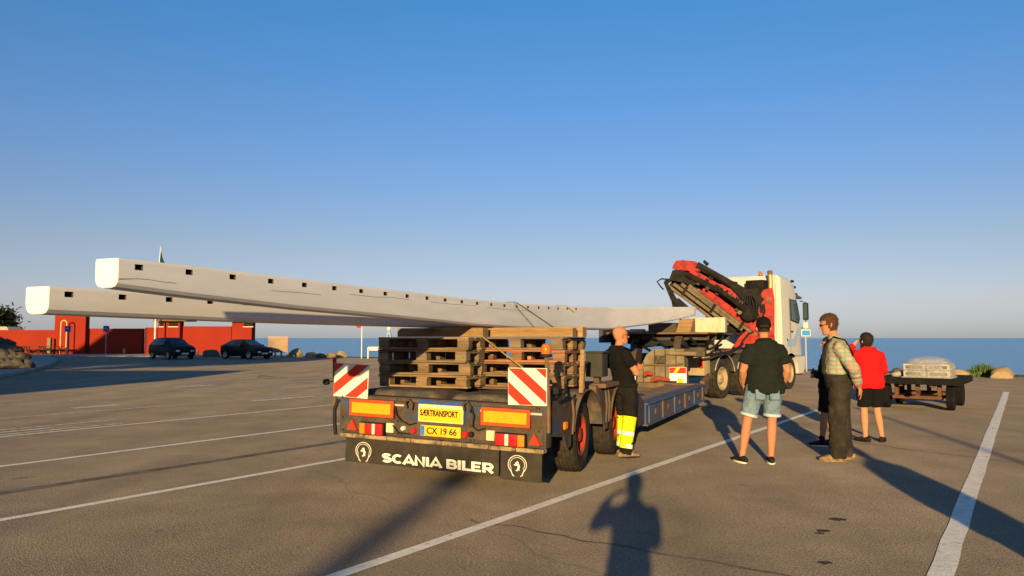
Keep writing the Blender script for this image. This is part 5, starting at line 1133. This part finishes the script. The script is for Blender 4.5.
# ------------------------------------------------------------------ kerb island at left, pavement by the wall
M['paving'] = mat('pale_paving', (.30, .27, .235), .9, 0, .2, 1.5, None, .4, 3, .15, .3, 20); M['kerb'] = mat('kerb_stone', (.26, .235, .20), .85, 0, .2, 3, None, .4, 3, .1, .3, 20, .12)
isl = [gnd(*q) for q in [(-130, 399), (-60, 388), (0, 378), (22, 373.5), (40, 369), (52, 365), (57, 362), (56, 359.5), (48, 357.3), (30, 355.8), (0, 355), (-120, 355)]]
g = MB(); tp = [Vector((p.x, p.y, .11)) for p in isl]; g.bm.faces.new([g.bm.verts.new(p) for p in tp]); tag(g.build('pavement', M['paving'], smooth=False), kind='structure')
kerb = tag(MB().prism([(p.x, p.y) for p in [Vector((q.x, q.y, 0)) for q in isl]], lambda a, b, t: (a, b, t), .0, .104).build('kerb_island_core', M['kerb'], smooth=False), kind='structure')
for a, b in zip(isl[:-1], isl[1:]):
    n = max(1, int((b-a).length/1.0))
    for i in range(n):
        p, q = a.lerp(b, i/n), a.lerp(b, (i+.985)/n)
        MB().bar((p.x, p.y, .065), (q.x, q.y, .065), .15, .13, .012).build('kerb_stone', M['kerb'], kerb)
g = MB(); g.quad((-75, 63.5, .06), (-24, 63.5, .06), (-24, 72, .06), (-75, 72, .06)); g.quad((-75, 63.5, .06), (-75, 63.5, 0), (-24, 63.5, 0), (-24, 63.5, .06)); tag(g.build('pavement', M['paving'], smooth=False), kind='structure')

# ------------------------------------------------------------------ red rendered seaside wall with towers
M['red_wall'] = mat('red_render', (.215, .021, .0105), .9, 0, .14, .6, (.175, .018, .010), .38, 1.2, .2, .2, 6); M['roof_slab'] = mat('brown_roof_slab', (.11, .075, .045), .8, 0, .2, 2); M['sill'] = mat('pale_sill', (.55, .42, .28), .8); M['dark_opening'] = mat('dark_opening', (.012, .010, .010), .6)
bd = empty('red_seaside_building', at(120, 345, 72), 0); bx0 = bd.location.copy(); bd.location.z = 0; bx0.z = 0
tag(bd, 'long low building of red rendered walls with three square towers', 'building')
def bwall(nm, u0, u1, vt, y0, y1, m='red_wall', zb=0.0):
    a, b = at(u0, vt, y0), at(u1, vt, y0)
    return MB().box(a.x-bx0.x, b.x-bx0.x, y0-72, y1-72, zb, a.z, .03).build(nm, M[m], bd)
bwall('wall', -60, 56, 330, 72.0, 72.5); bwall('tower', 55, 86, 313, 71.6, 72.3); bwall('wall', 87.2, 142.5, 328.5, 72.2, 72.7); bwall('wall', 145, 157.5, 327.5, 71.8, 72.4)
bwall('tower', 158, 180, 321.6, 71.5, 72.4); bwall('wall', 182.5, 231.5, 326.3, 72.0, 72.5); bwall('tower', 232, 252, 321.2, 71.6, 72.6)
for u0, u1 in ((154, 187), (228, 258)):
    a, b = at(u0, 321.5, 71), at(u1, 321.5, 71); MB().box(a.x-bx0.x, b.x-bx0.x, -1.2, 1.2, a.z+.02, a.z+.24, .02).build('roof_slab', M['roof_slab'], bd)
for u0, u1, d in ((160, 163.5, 71.5), (169, 178, 71.5), (244, 253, 71.6)):
    a, b = at(u0, 322.5, d), at(u1, 326.3, d)
    wn = MB().box(a.x-bx0.x, b.x-bx0.x, d-72-.04, d-72+.02, b.z, a.z, .01).build('window', M['dark_opening'], bd)
    MB().box(a.x-bx0.x-.06, b.x-bx0.x+.06, d-72-.10, d-72-.0, b.z-.09, b.z-.005, .01).build('sill', M['sill'], wn)
a = at(62, 330, 71.6); MB().box(a.x-bx0.x-.5, a.x-bx0.x+.5, -.46, -.38, .0, 2.1, .01).build('door', M['red_wall'], bd)
def single(name, cat, label, group=None, loc=(0, 0, 0)): return tag(empty(name, loc), label, cat, group)
M['pole_white'] = mat('white_pole', (.62, .58, .50), .6); M['pole_grey'] = mat('galvanised_pole', (.32, .31, .29), .6); M['sign_blue2'] = mat('sign_blue_face', (.015, .06, .30), .5); M['sign_red'] = mat('sign_red_face', (.45, .02, .03), .5); M['tan_pipe'] = mat('tan_pipe', (.50, .33, .18), .7)
# hoop lamp, cabinet, flag pole
p = at(63, 350, 70.6); q = single('hoop_pipe', 'pipe', 'tall upside down U shaped tan pipe in front of the red tower', None, Vector((p.x, 70.6, 0))); k = 70.6/FPX
g = MB(); g.tube([(-2.9*k, 0, 0), (-2.9*k, 0, 2.9)]+[(-2.9*k*math.cos(a), 0, 2.9+3.0*k*math.sin(a)) for a in [math.pi*i/10 for i in range(1, 10)]]+[(2.9*k, 0, 2.9), (2.9*k, 0, .0)], .055, 8); g.build('pipe', M['tan_pipe'], q)
p = at(49.5, 345, 71); tag(MB().box(-.16, .16, -.15, .15, 0, 1.5, .02).build('cabinet', mat('olive_cabinet', (.16, .14, .08), .7), None, Vector((p.x, 71, .061))), 'olive green upright cabinet against the red wall', 'cabinet')
fp = single('flag_pole', 'flag pole', 'tall white flag pole with a dark pennant, rising behind the beams', None, Vector((at(154.5, 350, 70).x, 70, 0)))
g = MB(); g.tube([(0, 0, 0), (0, 0, 5), (.28, 0, 9.95)], [.075, .06, .03], 10); g.build('pole', M['pole_white'], fp)
g = MB(); g.prism([(.29, 9.6), (.52, 8.9), (.85, 8.15), (.45, 8.35), (.24, 8.5)], lambda a, b, t: (a, t+.05*math.sin(b*4), b), -.01, .01); g.build('pennant', mat('pennant', (.008, .03, .036), .8), fp); MB().lathe([(9.93, .03), (9.98, .06), (10.05, .05), (10.08, .001)], (.28, 0, 0), 'Z', 10).build('finial', M['tan_pipe'], fp)
# blue disabled bay signs
for u, v, lb in ((67, 356, 'blue parking sign on a thin pole in front of the red tower'), (105.5, 355, 'blue parking sign on a thin pole before the shaded red wall')):
    p = gnd(u, v); q = single('blue_sign', 'sign', lb, 'blue signs by the red wall', p); k = p.y/FPX; top_ = (v-326.0)*k
    g = MB(); g.tube([(0, 0, 0), (0, 0, top_)], .035, 8); g.build('pole', M['pole_grey'], q)
    f = MB().box(-3.0*k, 3.0*k, -.05, -.02, top_-6*k, top_, .02).build('sign_plate', M['sign_blue2'], q)
    g = MB(); zc = top_-3*k; g.tube([(-.03, -.06, zc+.16), (-.02, -.06, zc+.02), (.10, -.06, zc), (.14, -.06, zc-.12)], .02, 6); g.tube([(-.09+.11*math.cos(a)*1, -.062, zc-.06+.11*math.sin(a)) for a in [R(60+30*i) for i in range(9)]], .014, 6); g.build('wheelchair_symbol', M['pole_white'], f)
# round red sign, white frame, notice board, small blue harbour sign by the cab
p = gnd(361.5, 358.5); k = p.y/FPX; q = single('round_sign', 'sign', 'round red sign on a thin white pole by the shore', None, p)
MB().tube([(0, 0, 0), (0, 0, 36*k)], .035, 8).build('pole', M['pole_white'], q); f = MB().lathe([(-.05, .001), (-.05, 3.3*k), (-.02, 3.3*k), (-.02, .001)], (-3*k, 0, 33.5*k), 'Y', 24).build('sign_disc', M['sign_red'], q); MB().lathe([(-.06, .001), (-.06, 2.0*k), (-.051, 2.0*k)], (-3*k, 0, 33.5*k), 'Y', 20).build('sign_centre', mat('sign_purple', (.20, .02, .06), .5), f)
p = gnd(374, 358.5); k = p.y/FPX; q = single('white_rail_frame', 'frame', 'low white tubular frame with a panel, standing by the water', None, p)
for s in (-1, 1): MB().tube([(s*6*k, 0, 0), (s*6*k, 0, 11*k)], .05, 8).build('leg', M['pole_white'], q)
MB().tube([(-6*k, 0, 11*k), (6*k, 0, 11*k)], .05, 8).build('top_rail', M['pole_white'], q); MB().box(-5*k, 5*k, -.03, .03, 8*k, 10*k, .01).build('panel', M['pole_white'], q)
p = gnd(278, 357.5); k = p.y/FPX; q = single('notice_board', 'notice board', 'large brown notice board between the black hatchback and the boulders', None, p)
M['board_brown'] = mat('notice_board', (.26, .18, .13), .85, 0, .2, 2)
MB().box(-10*k, 10*k, -.04, .04, 5*k, 20*k, .02).build('panel', M['board_brown'], q)
for x in (-9.5, -3, 3, 9.5): MB().box(x*k-.06, x*k+.06, .0, .12, 0, 6*k, .01).build('leg', M['board_brown'], q)
MB().box(-10.4*k, 10.4*k, -.07, .07, 20*k, 20.6*k, .02).build('top_rail', M['sill'], q)
p = gnd(806.5, 371.5); k = p.y/FPX; q = single('harbour_sign', 'sign', 'small blue sign on a grey post beyond the truck cab', None, p)
MB().tube([(0, 0, 0), (0, 0, 47*k)], .035, 8).build('pole', M['pole_grey'], q); f = MB().box(-4.6*k, 4.6*k, -.06, -.03, 35*k, 41.5*k, .01).build('sign_plate', M['pole_white'], q); MB().box(-4*k, 4*k, -.066, -.059, 35.6*k, 40.9*k, .005).build('blue_field', mat('sign_sky_blue', (.03, .20, .50), .5), f)
# bollards and posts near the wall
M['post_wood'] = mat('post_wood', (.30, .20, .10), .85, 0, .2, 6)
for u, v, m, lb in ((23, 355, 'black', 'black bollard on the kerb island'), (86, 354, 'post_wood', 'wooden post nearest the red tower'), (124, 355, 'post_wood', 'wooden post before the shaded red wall'), (149.5, 356, 'post_wood', 'wooden post left of the dark estate car'), (197.5, 356.5, 'post_wood', 'wooden post right of the dark estate car')):
    p = gnd(u, v); k = p.y/FPX; g = MB(); g.lathe([(0, .10), (6*k, .10), (6.5*k, .07), (6.7*k, .001)], (0, 0, 0), 'Z', 12); tag(g.build('bollard', M[m], None, p), lb, 'bollard', 'bollards by the wall')
# picnic tables
M['picnic'] = mat('dark_picnic_wood', (.05, .04, .032), .85, 0, .3, 4)
def picnic(u, lb, d=69.5):
    q = single('picnic_table', 'picnic table', lb, 'picnic tables by the red wall', Vector((at(u, 350, d).x, d, .06)))
    for k in range(4): MB().box(-.95, .95, -.38+k*.19, -.21+k*.19, .70, .74, .006).build('top_plank', M['picnic'], q)
    for y in (-.75, .60): MB().box(-.95, .95, y, y+.17, .42, .46, .006).build('bench_plank', M['picnic'], q)
    for x in (-.65, .65):
        for s in (-1, 1): MB().bar((x, s*.28, .70), (x, s*.62, .0), .08, .06, .004, up=(1, 0, 0)).build('leg', M['picnic'], q)
        MB().box(x-.03, x+.03, -.72, .72, .37, .418, .004).build('cross_bar', M['picnic'], q)
picnic(17, 'leftmost dark picnic table by the red wall'); picnic(34, 'middle dark picnic table by the red wall'); picnic(50, 'rightmost dark picnic table, by the olive cabinet')
# sea mark on the water
p = at(389, 336, 190); q = single('sea_mark', 'beacon', 'small blue lattice sea mark standing out on the water', None, Vector((p.x, 190, -1.2))); k = 190/FPX; hz = at(389, 329.5, 190).z+1.2
for s in (-1, 1):
    for t in (-1, 1): MB().bar((s*3*k, t*3*k, 0), (s*.5*k, t*.5*k, hz), .28, .28).build('lattice_leg', M['cab_blue'], q)
for f in (.55, .75): MB().box(-3*k*(1-f)-.3, 3*k*(1-f)+.3, -.6, .6, hz*f, hz*f+.25, .02).build('platform', M['cab_blue'], q)
MB().box(-.4, .4, -.4, .4, hz, hz+.6, .05).build('top_mark', M['pole_white'], q)

# ------------------------------------------------------------------ parked cars
M['car_black'] = mat('black_car_paint', (.004, .0045, .006), .3, 0, .1, 2, spec=.14, coat=.06); M['car_blue'] = mat('dark_blue_car_paint', (.006, .008, .013), .3, 0, .1, 2, spec=.14, coat=.08)
M['car_glass'] = mat('car_glass', (.012, .016, .02), .06, 0, .05, 2, spec=.6); M['alloy'] = mat('alloy_wheel', (.40, .38, .36), .4, .4, .1, 8)
def car(loc, heading, S_, paint, label, glass_tall=1.0):
    t = empty('parked_car', loc, heading); tag(t, label, 'car', 'cars parked before the red wall')
    # stations front (+y) to rear: y, sill z, belt z, roof z, half width, roof half width
    st = S_; g = MB(); gl = {}; rows = []
    for (y, zs, zb, zr, hw, rw) in st:
        pts = [(hw*.96, zs), (hw, zs+.22), (hw*.99, (zs+zb)/2+.08), (hw*.955, zb), (rw*.5+hw*.955*.5+.02, (zb+zr)/2), (rw, zr-.03), (rw*.82, zr), (0, zr+.012)]
        rows.append([(x, y, z) for x, z in pts]+[(-x, y, z) for x, z in reversed(pts[:-1])])
    n = len(rows[0]); bm = g.bm; vr = [[bm.verts.new(p) for p in r] for r in rows]
    for i in range(len(rows)-1):
        for k in range(n-1): bm.faces.new((vr[i][k], vr[i][k+1], vr[i+1][k+1], vr[i+1][k]))
        bm.faces.new((vr[i][n-1], vr[i][0], vr[i+1][0], vr[i+1][n-1]))
    bm.faces.new(vr[0]); bm.faces.new(vr[-1])
    g.build('body', paint, t, ang=40)
    # glazing panels set 8 mm proud of the shell
    def pane(nm, quads, off):
        q = MB()
        for pts in quads:
            c = [Vector(p) for p in pts]; nrm = (c[1]-c[0]).cross(c[2]-c[0]).normalized()
            if nrm.dot(Vector(off)) < 0: nrm = -nrm
            cen = sum(c, Vector())/4; q.bm.faces.new([q.bm.verts.new(cen+(p-cen)*.93+nrm*.010) for p in c])
        return q.build(nm, M['car_glass'], t, smooth=False)
    idx = [i for i in range(len(st)) if st[i][3]-st[i][2] > .30]
    for s in (1, -1):
        k0, k1 = (3, 5) if s > 0 else (n-4, n-6)
        for i in idx[:-1]:
            if i+1 in idx: pane('side_window', [(rows[i][k0], rows[i][(k0+k1)//2], rows[i+1][(k0+k1)//2], rows[i+1][k0]), (rows[i][(k0+k1)//2], rows[i][k1], rows[i+1][k1], rows[i+1][(k0+k1)//2])], (s, 0, 0))
    a, b = idx[0], idx[0]-1
    pane('windscreen', [(rows[b][6], rows[b][8], rows[a][8], rows[a][6])], (0, 1, 1)); a, b = idx[-1], idx[-1]+1
    pane('rear_window', [(rows[b][6], rows[b][8], rows[a][8], rows[a][6])], (0, -1, 1))
    f, r = st[0], st[-1]; hw = max(q[4] for q in st)
    for s in (1, -1):
        MB().cbox((s*f[4]*.72, f[0]-.10, f[2]-.10), (.36, .30, .13), .04, Matrix.Rotation(-s*.45, 3, 'Z'), 2).build('headlight', M['lens_white'], t)
        MB().cbox((s*r[4]*.80, r[0]+.03, r[2]-.05), (.26, .12, .16), .03).build('tail_light', M['lens_red'], t)
        MB().cbox((s*(hw+.09), .62, 1.0), (.18, .10, .13), .03, None, 2).build('wing_mirror', paint, t)
        for k, y in enumerate((-.35, -.05)): MB().cbox((s*(hw+.003), y-.35, .86), (.012, .16, .03), .004).build('door_handle', paint, t)
    MB().cbox((0, f[0]+.012, .42), (.52, .02, .11), .004).build('number_plate', M['letter'], t); MB().cbox((0, f[0]+.005, .62), (.9, .03, .12), .01).build('grille', M['black'], t)
    for y in (CWF, CWR):
        for s in (1, -1):
            add_wheel(t, CWM, (s*(hw-.10), y, .32), M['alloy'], s, 5, .20, .10, -.02)
            q = MB(); q.lathe([(0, .36), (.006, .36), (.006, .33), (0, .33)], (s*(hw+.001), y, .33), 'X', 28, True); q.build('arch_trim', M['black'], t)
    return t
CWM = wheel_meshes(.32, .20, .205, dish=-.02); CWF, CWR = 1.30, -1.30
hatch = [(2.05, .30, .62, .64, .72, .40), (1.98, .24, .70, .76, .80, .55), (1.60, .22, .80, .90, .86, .66), (1.05, .22, .90, 1.00, .88, .70), (.35, .22, .94, 1.36, .885, .60), (-.25, .22, .96, 1.45, .89, .60), (-.95, .22, .98, 1.42, .885, .58), (-1.45, .24, 1.0, 1.30, .86, .54), (-1.92, .28, .98, 1.02, .80, .58), (-2.05, .34, .80, .84, .74, .55)]
suv = [(2.15, .34, .72, .76, .74, .45), (2.08, .28, .82, .90, .82, .60), (1.70, .26, .92, 1.02, .88, .70), (1.10, .26, 1.0, 1.10, .90, .74), (.55, .26, 1.02, 1.45, .905, .64), (-.10, .26, 1.03, 1.58, .91, .66), (-.95, .26, 1.04, 1.58, .91, .65), (-1.65, .28, 1.05, 1.50, .89, .62), (-2.05, .30, 1.02, 1.10, .86, .66), (-2.18, .36, .85, .92, .80, .6)]
pa = gnd(173.5, 357.5); car(Vector((-25.2, 56.5, 0)), 132, suv, M['car_blue'], 'dark blue estate car parked at the left, before the flag pole')
car(Vector((gnd(244.5, 359).x, 56.8, 0)), 122, hatch, M['car_black'], 'black hatchback parked at the right, beside the notice board')

# ------------------------------------------------------------------ trees
def leaf_mat(nm, col): return mat(nm, col, .85, 0, .5, 1.2)
M['leaf_dark'] = leaf_mat('dark_leaves', (.018, .026, .012)); M['leaf_pine'] = leaf_mat('pine_needles', (.025, .04, .02)); M['bark'] = mat('bark', (.09, .065, .045), .95, 0, .3, 3)
def tree(loc, h, rx, zc, rz, n, lm, label, group=None, leaf=.35, name='broadleaf_tree'):
    t = tag(empty(name, loc), label, 'tree', group); r = random.Random(int(h*100)+n)
    g = MB(); g.tube([(0, 0, 0), (.15, .1, h*.3), (0, .1, h*.6), (.05, 0, h*.9)], [h*.028, h*.022, h*.014, .03], 10)
    for k in range(7):
        a = r.uniform(0, 6.3); z0 = r.uniform(zc-rz*.8, zc+rz*.3); g.tube([(0, .08, z0), (math.cos(a)*rx*.4, math.sin(a)*rx*.4, z0+rz*.2), (math.cos(a)*rx*.75, math.sin(a)*rx*.75, z0+rz*.35)], [h*.010, h*.007, .02], 6)
    g.build('trunk', M['bark'], t)
    g = MB(); cl = []
    for k in range(34):
        u = Vector((r.gauss(0, 1), r.gauss(0, 1), r.gauss(0, 1))).normalized()*r.uniform(.35, 1.0); cl.append((Vector((u.x*rx, u.y*rx, zc+u.z*rz)), r.uniform(.26, .46)*rx))
    for i in range(n):
        c, cr = cl[i % len(cl)]; p = c+Vector((r.gauss(0, .5), r.gauss(0, .5), r.gauss(0, .42)))*cr
        a, b = Vector((r.gauss(0, 1), r.gauss(0, 1), r.gauss(0, .7))).normalized(), Vector((r.gauss(0, 1), r.gauss(0, 1), r.gauss(0, 1))).normalized(); s = leaf*r.uniform(.5, 1.1)
        g.bm.faces.new([g.bm.verts.new(q) for q in (p-a*s, p+b*s*.5, p+a*s, p-b*s*.5)])
    g.build('crown', lm, t, smooth=False); return t
tree(Vector((at(-20, 330, 92).x, 92, 0)), 6.0, 3.3, 2.9, 2.2, 24000, M['leaf_dark'], 'dark rounded tree at the left edge behind the red wall', None, .34)
q = at(4, 328, 84); hut = single('pavilion', 'pavilion', 'small pale hipped roof showing over the red wall at left', None, Vector((q.x, 84, 0)))
g = MB(); g.loft([[(-1.8, -1.8, 2.25), (1.8, -1.8, 2.25), (1.8, 1.8, 2.25), (-1.8, 1.8, 2.25)], [(-.8, -.8, 2.8), (.8, -.8, 2.8), (.8, .8, 2.8), (-.8, .8, 2.8)]]); g.build('roof', M['sill'], hut, smooth=False)
for s in (-1, 1):
    for t_ in (-1, 1): MB().box(s*1.5-.08, s*1.5+.08, t_*1.5-.08, t_*1.5+.08, 0, 2.25, .01).build('post', M['post_wood'], hut)
# trees and houses behind and beside the camera: only their shadows reach the picture
SD = Vector((math.sin(R(SHADOW_AZ)), math.cos(R(SHADOW_AZ)), 0)); TE = math.tan(R(SUN_EL))
def caster(x, y, d_back): return Vector((x, y, 0))-SD*d_back
pl_ = ['tall pine behind the camera, nearest the car park', 'tall pine behind the camera, second of the row', 'tall pine behind the camera, third of the row', 'tall pine behind the camera, last of the row']
for i, (x, y) in enumerate([(-18.5, 51), (-23.5, 52.5), (-29, 53), (-35, 54)]):
    b = caster(x, y, 62+3*i); zc = (62+3*i)*TE
    tree(b, zc+2.0, 3.4, zc, 1.7, 5200, M['leaf_pine'], pl_[i], 'pines behind the camera', .55, 'pine_tree')
M['house_wall'] = mat('house_render', (.45, .40, .34), .85, 0, .1, 1); M['house_roof'] = mat('house_roof', (.20, .08, .05), .85, 0, .2, 2)
def house(loc, wx, wy, hw, hr, label, flat=False):
    t = tag(empty('house', loc), label, 'house', None); g = MB().box(-wx/2, wx/2, -wy/2, wy/2, 0, hw, .02).build('wall', M['house_wall'], t)
    if flat: MB().box(-wx/2-.15, wx/2+.15, -wy/2-.15, wy/2+.15, hw+.003, hw+hr, .03).build('roof', M['house_roof'], t)
    else:
        g = MB(); g.prism([(-wx/2-.05, hw+.003), (wx/2, hw+.003), (wx/2, hw+hr)], lambda a, b, t_: (a, t_, b), -wy/2-.05, wy/2+.05); g.build('roof', M['house_roof'], t, smooth=False)
    for k in range(3):
        x = -wx/2+wx*(k+.5)/3; f = MB().box(x-.55, x+.55, wy/2, wy/2+.06, 1.0, 2.4, .01).build('window', M['glass'], t); MB().box(x-.7, x+.7, wy/2, wy/2+.12, .9, 1.0, .01).build('sill', M['sill'], f)
    MB().box(wx/2, wx/2+.06, -.5, .5, 0, 2.1, .01).build('door', M['board_brown'], t)
    return t
b = caster(-12.6, 36.3, 31); house(b+Vector((-6.2, -4, 0)), 12.4, 8, 31*TE-.3, .3, 'flat roofed house out of the picture at left, beside the car park', True)
b = caster(-37.9, 72.2, 50); house(b, 6.2, 4, 48*TE-.15, 4.7, 'unseen tall house added at far left, its lean-to roof shaped for its shadow')  # added out of view; roof slope set to cast the slanted wall shadow
# lamp posts behind the camera
def lamp(tip, back, rad, label):
    t = tag(empty('lamp_post', caster(tip[0], tip[1], back)), label, 'lamp post', 'lamp posts behind the camera'); h = back*TE
    MB().tube([(0, 0, 0), (0, 0, 1.0), (0, 0, h)], [rad*1.3, rad, rad*.8], 12).build('pole', M['pole_grey'], t); MB().lathe([(h-.02, rad), (h+.10, rad*2.0), (h+.16, rad*1.6), (h+.18, .001)], (0, 0, 0), 'Z', 14).build('lamp_head', M['grey_plastic'], t)
g1, g2 = gnd(866, 411), gnd(452, 482)
lamp((g1.x, g1.y), 27, .055, 'slim lamp post behind the camera at right'); lamp((g2.x, g2.y), 40, .16, 'thick lamp post behind the camera at left')
